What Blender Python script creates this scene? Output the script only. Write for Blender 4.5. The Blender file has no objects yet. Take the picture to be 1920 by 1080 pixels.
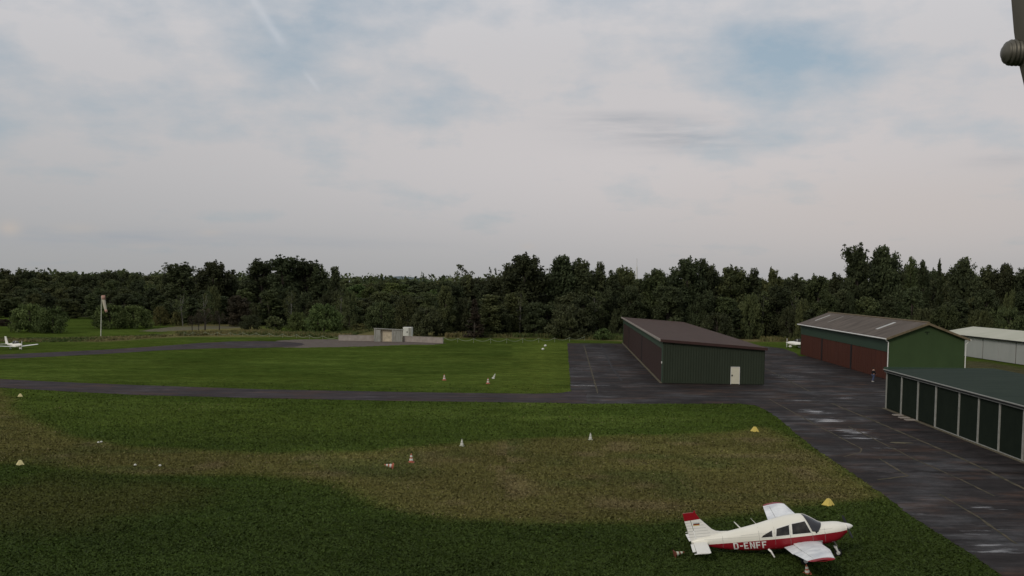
import bpy, math, random
import numpy as np
from mathutils import Vector, Matrix, geometry
SC = bpy.context.scene; COL = SC.collection; R = math.radians; PI = math.pi

# ------------------------------------------------------------------ camera
CAM_H, PITCH, ROLL, FPX, HOR = 11.3, R(4), .010, 1900., 535.
CY = HOR + FPX*math.tan(PITCH)
camd = bpy.data.cameras.new('camera'); cam = bpy.data.objects.new('camera', camd); COL.objects.link(cam)
RM = Matrix.Rotation(PI/2-PITCH, 3, 'X') @ Matrix.Rotation(ROLL, 3, 'Z')
cam.matrix_world = Matrix.Translation((0, 0, CAM_H)) @ RM.to_4x4()
camd.sensor_width = 36; camd.lens = FPX/1920*36
camd.shift_y = (CY-540)/1920; camd.clip_start = .05; camd.clip_end = 20000
SC.camera = cam
def ray(px, py):
    return RM @ Vector(((px-960)/FPX, -(py-CY)/FPX, -1))
def gp(px, py, z=0.):                       # point of the ground seen at a place of the photo
    d = ray(px, py); t = (z-CAM_H)/d.z; return Vector((d.x*t, d.y*t, z))
def dp(px, py, Y):                          # point at distance Y
    d = ray(px, py); t = Y/d.y; return Vector((d.x*t, Y, CAM_H+d.z*t))
def zat(P, py):                             # height above P that reaches photo row py
    lo, hi = -5., 80.
    for _ in range(40):
        m = (lo+hi)/2; v = RM.transposed() @ Vector((P.x, P.y, m-CAM_H))
        if CY-FPX*v.y/-v.z > py: lo = m
        else: hi = m
    return lo

# ------------------------------------------------------------------ world and sun
SUN_EL, SUN_AZ = R(32), R(215)              # compass azimuth, clockwise from +Y
W = bpy.data.worlds.new('World'); SC.world = W; W.use_nodes = True
nt = W.node_tree; nt.nodes.clear()
def N(t, nodes=None, **kw):
    n = (nodes or nt).nodes.new(t)
    for k, v in kw.items(): setattr(n, k, v)
    return n
def wmath(op, a, b=None, c=None, clamp=False):
    n = N('ShaderNodeMath', operation=op, use_clamp=clamp)
    for i, v in enumerate((a, b, c)):
        if v is None: continue
        if isinstance(v, (int, float)): n.inputs[i].default_value = v
        else: nt.links.new(v, n.inputs[i])
    return n.outputs[0]
def wnoise(vec, scale, detail, rough=.55):
    n = N('ShaderNodeTexNoise'); n.inputs['Scale'].default_value = scale
    n.inputs['Detail'].default_value = detail; n.inputs['Roughness'].default_value = rough
    nt.links.new(vec, n.inputs['Vector']); return n.outputs['Fac']
def wmix(f, a, b):
    n = N('ShaderNodeMix', data_type='RGBA')
    for s, v in ((0, f), (6, a), (7, b)):
        if isinstance(v, (int, float)): n.inputs[s].default_value = v
        elif isinstance(v, tuple): n.inputs[s].default_value = v+(1,)
        else: nt.links.new(v, n.inputs[s])
    return n.outputs[2]
tc = N('ShaderNodeTexCoord'); sp = N('ShaderNodeSeparateXYZ'); nt.links.new(tc.outputs['Generated'], sp.inputs[0])
dx, dy, dz = sp.outputs
sky = N('ShaderNodeTexSky', sky_type='NISHITA'); sky.sun_disc = False
sky.sun_elevation = SUN_EL; sky.sun_rotation = SUN_AZ; sky.air_density = 1.2; sky.dust_density = 2.5; sky.ozone_density = 1.5
SKY_S = .10
zc = wmath('MAXIMUM', dz, 0.0)
den = wmath('ADD', zc, .16)
cb = N('ShaderNodeCombineXYZ'); nt.links.new(wmath('DIVIDE', dx, den), cb.inputs[0]); nt.links.new(wmath('DIVIDE', dy, den), cb.inputs[1])
cv = cb.outputs[0]
az = wmath('ARCTAN2', dx, dy); el = wmath('ARCSINE', dz)
def patch(px, py, sx, sy):                  # a cloud or a gap, by bearing and elevation
    d = ray(px, py).normalized(); a0 = math.atan2(d.x, d.y); e0 = math.asin(d.z)
    u = wmath('MULTIPLY', wmath('SUBTRACT', az, a0), FPX/sx); v = wmath('MULTIPLY', wmath('SUBTRACT', el, e0), FPX/sy)
    s = wmath('ADD', wmath('MULTIPLY', u, u), wmath('MULTIPLY', v, v))
    return wmath('EXPONENT', wmath('MULTIPLY', s, -1.))
n1 = wnoise(cv, 1.9, 7, .55)
pv = N('ShaderNodeCombineXYZ'); nt.links.new(wmath('MULTIPLY', az, 8.), pv.inputs[0]); nt.links.new(wmath('MULTIPLY', el, 14.), pv.inputs[1])
n2 = wnoise(pv.outputs[0], 1.25, 7, .58)
nn = wmath('ADD', wmath('MULTIPLY', wmath('SUBTRACT', n1, .5), 2.0), wmath('MULTIPLY', wmath('SUBTRACT', n2, .5), 1.75))
cov = wmath('ADD', nn, .63)
for (x, y, sx, sy, w) in ((1490, 90, 160, 85, -.50), (1330, 175, 170, 50, -.25), (560, 130, 130, 80, -.50), (780, 225, 90, 55, -.35), (30, 115, 90, 45, -.55), (60, 230, 160, 60, -.25), (440, 90, 40, 25, -.25),
        (400, 200, 70, 30, -.2), (250, 255, 200, 40, -.18), (330, 75, 60, 30, -.2), (160, 80, 120, 70, .35), (370, 60, 90, 40, .40), (400, 135, 70, 50, .35),
        (1000, 120, 200, 160, .3), (700, 45, 50, 25, .2), (700, 110, 130, 90, -.12), (1820, 30, 90, 50, .3), (1700, 200, 150, 60, -.15), (1530, 25, 60, 12, .3)):
    cov = wmath('ADD', cov, wmath('MULTIPLY', patch(x, y, sx, sy), w))
low = wmath('MULTIPLY', wmath('SUBTRACT', .30, dz), 3.2, clamp=True)     # towards the horizon the veil closes
cov = wmath('ADD', cov, wmath('MULTIPLY', low, .65))
cov = wmath('MAXIMUM', wmath('MINIMUM', cov, .98), .0)
K = 1/SKY_S
def kc(r, g, b): return (r*K, g*K, b*K)
veil = wmix(wmath('MULTIPLY', zc, 3.3, clamp=True), kc(.348, .352, .355), kc(.65, .64, .66))
warm = wmath('MULTIPLY', patch(1350, 290, 950, 175), .85)
veil = wmix(warm, veil, kc(.62, .585, .585))
veil = wmix(wmath('MULTIPLY', patch(1750, 400, 500, 90), .55), veil, kc(.56, .50, .47))
# darker bands of cloud and small bright tops low over the wood
st = N('ShaderNodeCombineXYZ'); nt.links.new(wmath('MULTIPLY', az, 6.), st.inputs[0]); nt.links.new(wmath('MULTIPLY', el, 55.), st.inputs[1])
sn = wnoise(st.outputs[0], 1.3, 5, .6)
band = wmath('MULTIPLY', wmath('SUBTRACT', sn, .30), 2.6, clamp=True)
dark = None
for (x, y, sx, sy, w) in ((200, 446, 260, 17, .9), (1240, 250, 150, 28, .6), (1340, 268, 130, 18, .55), (1150, 222, 110, 16, .45), (640, 455, 200, 10, .3), (1880, 300, 60, 12, .4)):
    p = wmath('MULTIPLY', patch(x, y, sx, sy), w); dark = p if dark is None else wmath('ADD', dark, p)
veil = wmix(wmath('MULTIPLY', dark, band, clamp=True), veil, kc(.33, .36, .40))
lite = None
for (x, y, sx, sy, w) in ((18, 428, 18, 13, .9), (145, 428, 40, 9, .4), (395, 436, 22, 6, .4), (990, 462, 14, 6, .35), (270, 462, 80, 6, .25)):
    p = wmath('MULTIPLY', patch(x, y, sx, sy), w); lite = p if lite is None else wmath('ADD', lite, p)
veil = wmix(wmath('MULTIPLY', lite, wmath('ADD', sn, .3), clamp=True), veil, kc(.50, .45, .41))
skyb = wmix(.75, sky.outputs[0], kc(.34, .42, .49))
colr = wmix(cov, skyb, veil)
# old vapour trail: a thin band along one great circle
def trail(p, q, width, w):
    a = ray(*p).normalized(); b = ray(*q).normalized(); n = a.cross(b).normalized(); t = n.cross(a).normalized()
    L = math.atan2(b.dot(t), b.dot(a))
    vm = N('ShaderNodeVectorMath', operation='DOT_PRODUCT'); nt.links.new(tc.outputs['Generated'], vm.inputs[0]); vm.inputs[1].default_value = n
    va = N('ShaderNodeVectorMath', operation='DOT_PRODUCT'); nt.links.new(tc.outputs['Generated'], va.inputs[0]); va.inputs[1].default_value = t
    u = wmath('MULTIPLY', vm.outputs['Value'], FPX/width); g = wmath('EXPONENT', wmath('MULTIPLY', wmath('MULTIPLY', u, u), -1.))
    e1 = wmath('MULTIPLY', va.outputs['Value'], 60., clamp=True)
    e2 = wmath('MULTIPLY', wmath('SUBTRACT', math.sin(L), va.outputs['Value']), 60., clamp=True)
    return wmath('MULTIPLY', wmath('MULTIPLY', g, wmath('MULTIPLY', e1, e2)), w)
tr = wmath('ADD', wmath('ADD', trail((455, -30), (540, 98), 8, .55), trail((566, 128), (604, 177), 4, .5)), trail((632, 215), (650, 240), 3, .25))
tr = wmath('MULTIPLY', tr, wmath('ADD', n2, .35), clamp=True)
colr = wmix(tr, colr, kc(.60, .62, .66))
bg = N('ShaderNodeBackground'); bg.inputs[1].default_value = SKY_S; nt.links.new(colr, bg.inputs[0])
wo = N('ShaderNodeOutputWorld'); nt.links.new(bg.outputs[0], wo.inputs[0])
sd = bpy.data.lights.new('sun', 'SUN'); so = bpy.data.objects.new('sun', sd); COL.objects.link(so)
sd.energy = 1.1; sd.angle = R(14); sd.color = (1., .93, .82)
sdir = Vector((math.sin(SUN_AZ)*math.cos(SUN_EL), math.cos(SUN_AZ)*math.cos(SUN_EL), math.sin(SUN_EL)))
so.rotation_euler = (-sdir).to_track_quat('-Z', 'Y').to_euler()
SC.view_settings.view_transform = 'Standard'; SC.view_settings.look = 'None'
SC.view_settings.exposure = 0.0; SC.view_settings.gamma = 1

# ------------------------------------------------------------------ helpers
def tag(o, label=None, cat=None, group=None, kind=None):
    if label: o['label'] = label
    if cat: o['category'] = cat
    if group: o['group'] = group
    if kind: o['kind'] = kind
    return o
def empty(name, loc, rz=0, **kw):
    o = bpy.data.objects.new(name, None); COL.objects.link(o); o.location = loc; o.rotation_euler = (0, 0, rz)
    o.empty_display_size = .3
    return tag(o, **kw)
def link(name, me, mat, parent=None):
    if mat and not me.materials: me.materials.append(mat)
    o = bpy.data.objects.new(name, me); COL.objects.link(o)
    if parent: o.parent = parent
    return o
class MB:
    def __init__(s): s.v = []; s.f = []
    def add(s, v, f):
        n = len(s.v); s.v += [tuple(p) for p in v]; s.f += [tuple(i+n for i in q) for q in f]; return s
    def box(s, x0, x1, y0, y1, z0, z1):
        return s.add([(x0, y0, z0), (x1, y0, z0), (x1, y1, z0), (x0, y1, z0), (x0, y0, z1), (x1, y0, z1), (x1, y1, z1), (x0, y1, z1)],
                     [(0, 3, 2, 1), (4, 5, 6, 7), (0, 1, 5, 4), (1, 2, 6, 5), (2, 3, 7, 6), (3, 0, 4, 7)])
    def prism(s, poly, axis, a, b):          # poly of 2D points extruded along an axis ('y': poly=(x,z); 'x': (y,z); 'z': (x,y))
        n = len(poly)
        def P(p, t): return {'y': (p[0], t, p[1]), 'x': (t, p[0], p[1]), 'z': (p[0], p[1], t)}[axis]
        v = [P(p, a) for p in poly]+[P(p, b) for p in poly]
        return s.add(v, [tuple(range(n)), tuple(range(2*n-1, n-1, -1))]+[(i, (i+1) % n, n+(i+1) % n, n+i) for i in range(n)])
    def tube(s, pts, rad, n=8, cap=True):
        pts = [Vector(p) for p in pts]; rr = rad if isinstance(rad, (list, tuple)) else [rad]*len(pts)
        k0 = len(s.v); ref = None
        for i, p in enumerate(pts):
            t = (pts[min(i+1, len(pts)-1)]-pts[max(i-1, 0)]).normalized()
            if ref is None: ref = t.orthogonal().normalized()
            ref = (ref-t*ref.dot(t)).normalized(); b = t.cross(ref)
            for k in range(n):
                a = 2*PI*k/n; s.v.append(tuple(p+(ref*math.cos(a)+b*math.sin(a))*rr[i]))
        for i in range(len(pts)-1):
            for k in range(n):
                s.f.append((k0+i*n+k, k0+i*n+(k+1) % n, k0+(i+1)*n+(k+1) % n, k0+(i+1)*n+k))
        if cap:
            s.f.append(tuple(k0+k for k in range(n-1, -1, -1))); s.f.append(tuple(k0+(len(pts)-1)*n+k for k in range(n)))
        return s
    def sheet(s, grid):                      # rows of points
        n = len(grid[0]); k0 = len(s.v)
        for r in grid: s.v += [tuple(p) for p in r]
        for i in range(len(grid)-1):
            for j in range(n-1): s.f.append((k0+i*n+j, k0+i*n+j+1, k0+(i+1)*n+j+1, k0+(i+1)*n+j))
        return s
    def ball(s, c, r, nu=12, nv=8):
        c = Vector(c); r = r if isinstance(r, (tuple, list)) else (r, r, r)
        g = [[(c.x+r[0]*math.sin(PI*i/nv)*math.cos(2*PI*j/nu), c.y+r[1]*math.sin(PI*i/nv)*math.sin(2*PI*j/nu), c.z+r[2]*math.cos(PI*i/nv)) for j in range(nu+1)] for i in range(nv+1)]
        return s.sheet(g)
    def build(s, name, mat, parent=None, smooth=False):
        me = bpy.data.meshes.new(name); me.from_pydata(s.v, [], s.f); me.update()
        if smooth:
            me.polygons.foreach_set('use_smooth', [True]*len(me.polygons))
        return link(name, me, mat, parent)
def copy_tree(o, parent=None):
    c = o.copy(); COL.objects.link(c)
    if parent: c.parent = parent
    for ch in list(o.children): copy_tree(ch, c)
    return c

# ------------------------------------------------------------------ materials
def pm(name, c1, c2=None, scale=3., rough=.8, bump=0., bscale=None, stretch=(1, 1, 1), metal=0., spec=.18, contrast=2.2, wave=None, rand=0., detail=5):
    m = bpy.data.materials.new(name); m.use_nodes = True; t = m.node_tree; b = t.nodes['Principled BSDF']
    b.inputs['Roughness'].default_value = rough; b.inputs['Metallic'].default_value = metal; b.inputs['Specular IOR Level'].default_value = spec
    tcn = t.nodes.new('ShaderNodeTexCoord'); mp = t.nodes.new('ShaderNodeMapping'); mp.inputs['Scale'].default_value = stretch
    t.links.new(tcn.outputs['Object'], mp.inputs[0])
    c2 = c2 or tuple(x*.8 for x in c1)
    no = t.nodes.new('ShaderNodeTexNoise'); no.inputs['Scale'].default_value = scale; no.inputs['Detail'].default_value = detail; no.inputs['Roughness'].default_value = .6
    t.links.new(mp.outputs[0], no.inputs['Vector'])
    mr = t.nodes.new('ShaderNodeMapRange'); mr.inputs[1].default_value = .5-.5/contrast; mr.inputs[2].default_value = .5+.5/contrast
    t.links.new(no.outputs['Fac'], mr.inputs[0])
    mx = t.nodes.new('ShaderNodeMix'); mx.data_type = 'RGBA'; mx.inputs[6].default_value = c1+(1,); mx.inputs[7].default_value = c2+(1,)
    t.links.new(mr.outputs[0], mx.inputs[0]); out = mx.outputs[2]
    if rand:
        oi = t.nodes.new('ShaderNodeObjectInfo'); hv = t.nodes.new('ShaderNodeHueSaturation')
        r2 = t.nodes.new('ShaderNodeMapRange'); r2.inputs[3].default_value = 1-rand; r2.inputs[4].default_value = 1+rand
        t.links.new(oi.outputs['Random'], r2.inputs[0]); t.links.new(r2.outputs[0], hv.inputs['Value']); t.links.new(out, hv.inputs['Color']); out = hv.outputs[0]
    t.links.new(out, b.inputs['Base Color'])
    if bump or wave:
        bu = t.nodes.new('ShaderNodeBump'); bu.inputs['Strength'].default_value = 1
        if wave:                              # (axis, wavelength, depth)
            wv = t.nodes.new('ShaderNodeTexWave'); wv.bands_direction = wave[0]; wv.inputs['Scale'].default_value = .314159/wave[1]*1.0
            t.links.new(tcn.outputs['Object'], wv.inputs['Vector']); t.links.new(wv.outputs['Fac'], bu.inputs['Height']); bu.inputs['Distance'].default_value = wave[2]
        else:
            nb = t.nodes.new('ShaderNodeTexNoise'); nb.inputs['Scale'].default_value = bscale or scale*4; nb.inputs['Detail'].default_value = 4
            t.links.new(mp.outputs[0], nb.inputs['Vector']); t.links.new(nb.outputs['Fac'], bu.inputs['Height']); bu.inputs['Distance'].default_value = bump
        t.links.new(bu.outputs[0], b.inputs['Normal'])
    return m
M = {}
M['green_sheet'] = pm('green_sheet', (.026, .034, .021), (.032, .041, .026), 1.2, .6, wave=None, stretch=(1, 1, .2))
M['green_band'] = pm('green_band', (.033, .058, .038), (.040, .068, .044), .8, .55)
M['green_gable'] = pm('green_gable', (.033, .056, .021), (.043, .072, .027), .5, .7, stretch=(1, 1, .5))
M['dark_green'] = pm('dark_green', (.011, .016, .011), (.015, .021, .014), .9, .9, spec=.06)
M['teal_roof'] = pm('teal_roof', (.026, .037, .029), (.042, .055, .043), .7, .95, spec=.04, stretch=(.4, 3, 1))
M['brown_door'] = pm('brown_door', (.030, .015, .012), (.044, .022, .017), 1.1, .75, stretch=(1, 1.5, .15))
M['rust_door'] = pm('rust_door', (.056, .017, .010), (.090, .030, .017), 1.2, .8, stretch=(1, 2.2, .12))
M['brown_roof'] = pm('brown_roof', (.045, .023, .015), (.066, .037, .025), .8, .75, stretch=(1, .25, 1), bump=.02, bscale=4)
M['grey_roof'] = pm('grey_roof', (.062, .050, .040), (.150, .122, .100), .55, .9, stretch=(.35, 1, 1), bump=.03, bscale=5)
M['cream_roof'] = pm('cream_roof', (.42, .42, .33), (.50, .49, .40), .35, .8, stretch=(.4, 1, 1))
M['white_paint'] = pm('white_paint', (.62, .61, .57), (.70, .69, .65), 2., .5)
M['off_white'] = pm('off_white', (.36, .37, .345), (.41, .415, .39), .5, .6, stretch=(1, 1, .4))
M['cream_door'] = pm('cream_door', (.52, .49, .38), (.58, .55, .43), 2., .5)
M['post_white'] = pm('post_white', (.24, .24, .215), (.34, .34, .31), 2., .6)
M['dark_trim'] = pm('dark_trim', (.016, .016, .017), None, 2., .6)
M['brown_trim'] = pm('brown_trim', (.050, .026, .022), None, 2., .7)
M['moss_trim'] = pm('moss_trim', (.11, .085, .05), (.18, .14, .09), 2.5, .9, bump=.05, bscale=8)
M['concrete'] = pm('concrete', (.25, .215, .185), (.35, .31, .275), 1.4, .9, bump=.01)
M['slab_dirty'] = pm('slab_dirty', (.10, .085, .05), (.14, .12, .085), 1.5, .95)
M['slab'] = pm('slab', (.20, .18, .13), (.29, .26, .20), 1.5, .95)
M['seam'] = pm('seam', (.115, .090, .060), (.034, .036, .020), 1.2, .95, contrast=3)
M['skylight'] = pm('skylight', (.46, .45, .41), (.36, .35, .32), 2., .35)
M['skylight_dirty'] = pm('skylight_dirty', (.28, .26, .22), (.20, .185, .16), 2., .5)
M['black'] = pm('black', (.012, .012, .013), None, 3., .5)
M['rubber'] = pm('rubber', (.018, .018, .018), None, 8., .85)
M['steel'] = pm('steel', (.30, .29, .27), (.22, .20, .17), 30., .45, metal=.8)
M['galv'] = pm('galv', (.17, .165, .14), (.085, .07, .05), 18., .5, metal=.55, stretch=(1, 1, .15), bump=.0015, bscale=60)
M['plane_white'] = pm('plane_white', (.82, .80, .74), (.76, .74, .68), 1.2, .30)
M['wing_white'] = pm('wing_white', (.84, .84, .82), (.60, .61, .62), 1.5, .35, contrast=4)  # grey mottling painted into the white stands in for reflections on the wing
M['plane_red'] = pm('plane_red', (.27, .008, .014), (.22, .007, .012), 2., .35)
M['glass'] = pm('glass', (.010, .010, .012), (.06, .055, .05), 3.2, .2, spec=.16)  # paler spots in the colour stand in for window highlights and the cabin inside
M['windscreen'] = pm('windscreen', (.025, .026, .030), (.05, .05, .055), 1.4, .08, spec=.35)
M['panel_line'] = pm('panel_line', (.30, .30, .29), None, 3., .6)
M['cone_orange'] = pm('cone_orange', (.46, .14, .08), (.34, .11, .07), 9., .6)
M['cone_dirty'] = pm('cone_dirty', (.20, .06, .035), (.13, .05, .03), 9., .7)
M['cone_white'] = pm('cone_white', (.66, .66, .60), (.5, .49, .43), 9., .55)
M['cone_faded'] = pm('cone_faded', (.50, .52, .42), (.38, .38, .30), 9., .6)
M['marker_yellow'] = pm('marker_yellow', (.66, .52, .13), (.54, .41, .10), 7., .6)
M['marker_pale'] = pm('marker_pale', (.68, .60, .30), (.55, .48, .25), 7., .6)
M['rope'] = pm('rope', (.22, .24, .16), (.15, .17, .11), 4., .9)
M['wood_grey'] = pm('wood_grey', (.17, .155, .13), (.12, .105, .085), 3., .9)
M['bark'] = pm('bark', (.045, .038, .03), (.07, .06, .048), 2., .95, stretch=(1, 1, .2))
M['birch_bark'] = pm('birch_bark', (.22, .21, .18), (.10, .095, .085), 1.2, .9, stretch=(1, 1, 1.5))
M['denim'] = pm('denim', (.07, .09, .16), None, 20., .9)
M['dark_cloth'] = pm('dark_cloth', (.015, .014, .016), None, 20., .9)
M['skin'] = pm('skin', (.42, .25, .18), None, 20., .6)
M['shoe'] = pm('shoe', (.6, .58, .52), None, 20., .6)
M['hair'] = pm('hair', (.03, .02, .015), None, 20., .8)
M['sock_red'] = pm('sock_red', (.46, .26, .20), (.40, .25, .20), 4., .85)
M['sock_white'] = pm('sock_white', (.55, .50, .40), None, 4., .85)
M['shed_wall'] = pm('shed_wall', (.34, .34, .30), (.22, .21, .18), 1.6, .8, stretch=(2, 2, .4), contrast=3)
M['shed_tan'] = pm('shed_tan', (.60, .52, .38), (.40, .34, .25), 1.8, .8, contrast=3)

def foliage(name, c1, c2, var=.35, hue=.02):
    m = bpy.data.materials.new(name); m.use_nodes = True; t = m.node_tree; b = t.nodes['Principled BSDF']
    at = t.nodes.new('ShaderNodeAttribute'); at.attribute_name = 'tint'
    mx = t.nodes.new('ShaderNodeMix'); mx.data_type = 'RGBA'; mx.inputs[6].default_value = c1+(1,); mx.inputs[7].default_value = c2+(1,)
    t.links.new(at.outputs['Fac'], mx.inputs[0])
    oi = t.nodes.new('ShaderNodeObjectInfo'); hv = t.nodes.new('ShaderNodeHueSaturation')
    mr = t.nodes.new('ShaderNodeMapRange'); mr.inputs[3].default_value = 1-var; mr.inputs[4].default_value = 1+var
    mh = t.nodes.new('ShaderNodeMapRange'); mh.inputs[3].default_value = .5-hue; mh.inputs[4].default_value = .5+hue
    wn = t.nodes.new('ShaderNodeMath'); wn.operation = 'FRACT'; w2 = t.nodes.new('ShaderNodeMath'); w2.operation = 'MULTIPLY'; w2.inputs[1].default_value = 7.31
    t.links.new(oi.outputs['Random'], mr.inputs[0]); t.links.new(oi.outputs['Random'], w2.inputs[0]); t.links.new(w2.outputs[0], wn.inputs[0]); t.links.new(wn.outputs[0], mh.inputs[0])
    t.links.new(mr.outputs[0], hv.inputs['Value']); t.links.new(mh.outputs[0], hv.inputs['Hue']); t.links.new(mx.outputs[2], hv.inputs['Color'])
    t.links.new(hv.outputs[0], b.inputs['Base Color']); b.inputs['Roughness'].default_value = .7; b.inputs['Specular IOR Level'].default_value = .15
    tl = t.nodes.new('ShaderNodeBsdfTranslucent'); t.links.new(hv.outputs[0], tl.inputs[0])
    ms = t.nodes.new('ShaderNodeMixShader'); ms.inputs[0].default_value = .2
    o = t.nodes['Material Output']; t.links.new(b.outputs[0], ms.inputs[1]); t.links.new(tl.outputs[0], ms.inputs[2]); t.links.new(ms.outputs[0], o.inputs[0])
    return m
F_DARK = foliage('foliage_dark', (.036, .044, .020), (.070, .082, .036), .25)
F_MID = foliage('foliage_mid', (.047, .058, .023), (.092, .104, .040), .28)
F_BUSH = foliage('foliage_bush', (.056, .080, .024), (.115, .150, .048), .15)
F_YEL = foliage('foliage_yellow', (.075, .080, .028), (.14, .135, .045), .15)
F_RED = foliage('foliage_reddish', (.036, .032, .020), (.060, .048, .030), .15)
F_TUFT = foliage('rough_grass_blades', (.060, .085, .024), (.17, .14, .060), 0, 0)

# ------------------------------------------------------------------ ground
rng = np.random.default_rng(5)
def vnoise(x, y, s, seed=0):
    g = np.random.default_rng(seed).random((257, 257))
    X = (x/s) % 256; Y = (y/s) % 256; i = X.astype(int) % 256; j = Y.astype(int) % 256; fx = X-np.floor(X); fy = Y-np.floor(Y)
    fx = fx*fx*(3-2*fx); fy = fy*fy*(3-2*fy)
    return (g[i, j]*(1-fx)+g[i+1, j]*fx)*(1-fy)+(g[i, j+1]*(1-fx)+g[i+1, j+1]*fx)*fy
def wpoly(pts):
    return [Vector((p[1], p[2])) if p[0] == 'w' else gp(*p).xy for p in pts]
def sdf(poly, X, Y):                         # negative inside
    d = np.full(X.shape, 1e18); ins = np.zeros(X.shape, bool); n = len(poly)
    for i in range(n):
        a = poly[i]; b = poly[(i+1) % n]; ex, ey = b[0]-a[0], b[1]-a[1]; wx, wy = X-a[0], Y-a[1]
        t = np.clip((wx*ex+wy*ey)/(ex*ex+ey*ey+1e-12), 0, 1); d = np.minimum(d, (wx-ex*t)**2+(wy-ey*t)**2)
        c = ((a[1] > Y) != (b[1] > Y)) & (X < (b[0]-a[0])*(Y-a[1])/((b[1]-a[1])+1e-12)+a[0]); ins ^= c
    return np.where(ins, -1, 1)*np.sqrt(d)
def axis(segs):
    out = [segs[0][0]]
    for a, b, st in segs:
        n = max(1, int(round((b-a)/st))); out += list(a+(b-a)*(np.arange(n)+1)/n)
    return np.array(out)
xs = axis([(-6000, -1000, 1000), (-1000, -300, 70), (-300, -120, 6), (-120, -70, 2), (-70, 70, .6), (70, 120, 2), (120, 300, 6), (300, 1000, 70), (1000, 6000, 1000)])
ys = axis([(-400, 0, 80), (0, 30, 5), (30, 90, .5), (90, 150, .8), (150, 260, 1.6), (260, 420, 5), (420, 1000, 50), (1000, 8000, 1000)])
GX, GY = np.meshgrid(xs, ys); wob = (vnoise(GX, GY, 6, 1)-.5)*2.4+(vnoise(GX, GY, 1.7, 2)-.5)*1.1
soft = vnoise(GX*.5, GY*1.4, 4, 51)*.5+vnoise(GX*.6, GY*1.5, 1.5, 52)*.3+vnoise(GX, GY, 11, 53)*.6
def fade(d, w): return np.clip(.5-d/w, 0, 1)
dry_poly = wpoly([(-300, 700), (-60, 716), (0, 728), (22, 755), (60, 790), (130, 818), (250, 838), (500, 850), (700, 845), (800, 834), (900, 826), (1000, 822), (1300, 814), (1400, 806),
    (1432, 800), (1490, 822), (1560, 868), (1610, 898), (1660, 930), (1600, 936), (1480, 946), (1400, 960), (1300, 968), (1200, 973), (1100, 976), (950, 977), (860, 973), (800, 962),
    (740, 947), (690, 928), (640, 910), (560, 897), (480, 890), (280, 888), (200, 880), (100, 872), (0, 868), (-300, 862)])
dsd = sdf(dry_poly, GX, GY)+wob*.45; dry = fade(dsd, 1.3); rim = np.exp(-((dsd+.2)/.9)**2)
blob2 = fade(sdf(wpoly([(-200, 905), (120, 900), (300, 915), (340, 945), (200, 985), (-200, 1000)]), GX, GY)+wob*2, 5)*.55
rough = fade(sdf(wpoly([(-200, 632), (60, 634), (190, 632), (300, 628), (350, 622), (640, 622), (700, 615), (840, 622), (1000, 625), (1165, 627), (1500, 622), (1500, 641), (1165, 640), (1000, 634), (840, 634),
    (640, 632), (350, 632), (190, 641), (60, 640), (-200, 640)]), GX, GY)+wob*1.2, 5)
tan2 = fade(sdf(wpoly([(340, 606), (480, 606), (500, 622), (330, 624)]), GX, GY)+wob*2, 6)*.6
bright = fade(sdf(wpoly([(1000, 640), (1062, 644), (1066, 736), (940, 732), (960, 690)]), GX, GY)+wob*1.5, 8)
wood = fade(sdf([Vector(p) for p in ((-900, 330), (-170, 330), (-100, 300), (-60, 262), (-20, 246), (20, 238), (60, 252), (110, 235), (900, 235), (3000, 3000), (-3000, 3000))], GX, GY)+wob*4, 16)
back = fade(sdf(wpoly([(1700, 660), (2100, 660), (2100, 760), (1700, 760)]), GX, GY), 3)
n_big = vnoise(GX, GY, 17, 3)*.6+vnoise(GX, GY, 5, 4)*.4
path = fade(sdf(wpoly([(1800, 676), (1860, 679), (1920, 692), (2050, 715), (2050, 735), (1920, 712), (1860, 690), (1800, 690)]), GX, GY)+wob*.6, 2.2)*.8
C = np.zeros(GX.shape+(3,)); g1 = np.array((.042, .066, .012)); g2 = np.array((.064, .088, .016)); g0 = np.array((.028, .044, .010))
C[:] = g1*(1-n_big[..., None])+g2*n_big[..., None]
near = np.clip((78-GY)/30, 0, 1)[..., None]*.75; C = C*(1-near)+g0*near
def lay(C, m, c): m = np.clip(m, 0, 1)[..., None]; return C*(1-m)+np.array(c)*m
C = lay(C, np.clip((vnoise(GX, GY*2.5, 9, 41)-.55)*3, 0, 1)*(GY > 80)*.5, (.078, .108, .022))
C = lay(C, bright*.8, (.084, .110, .020))
C = lay(C, dry*(.85+.3*(n_big-.5)), (.108, .096, .032))
C = lay(C, dry*np.clip((vnoise(GX, GY, 3.2, 9)-.62)*3, 0, 1)*.6, (.055, .075, .022))
C = lay(C, dry*np.clip((vnoise(GX, GY, 2.6, 12)-.66)*4, 0, 1)*.5, (.16, .12, .065))
C = lay(C, rim*.35, (.085, .095, .022))
C = C*(.72+.46*soft[..., None])
C = lay(C, blob2*1.3, (.062, .062, .018))
C = lay(C, dry*np.clip((GX-4)/26, 0, 1)*.22*(.6+.8*vnoise(GX, GY, 4, 43)), (.115, .098, .036))
C = lay(C, rough*(.55+.5*n_big), (.15, .125, .058))
C = lay(C, tan2, (.20, .16, .075))
C = lay(C, path, (.075, .062, .04))
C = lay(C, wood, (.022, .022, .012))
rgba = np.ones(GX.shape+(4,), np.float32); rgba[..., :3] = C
me = bpy.data.meshes.new('ground'); nx, ny = len(xs), len(ys)
me.vertices.add(nx*ny); co = np.zeros((nx*ny, 3), np.float32); co[:, 0] = GX.ravel(); co[:, 1] = GY.ravel(); me.vertices.foreach_set('co', co.ravel())
ii = (np.arange(ny-1)[:, None]*nx+np.arange(nx-1)[None, :]).ravel()
fc = np.stack([ii, ii+1, ii+1+nx, ii+nx], 1).astype(np.int32)
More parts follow.
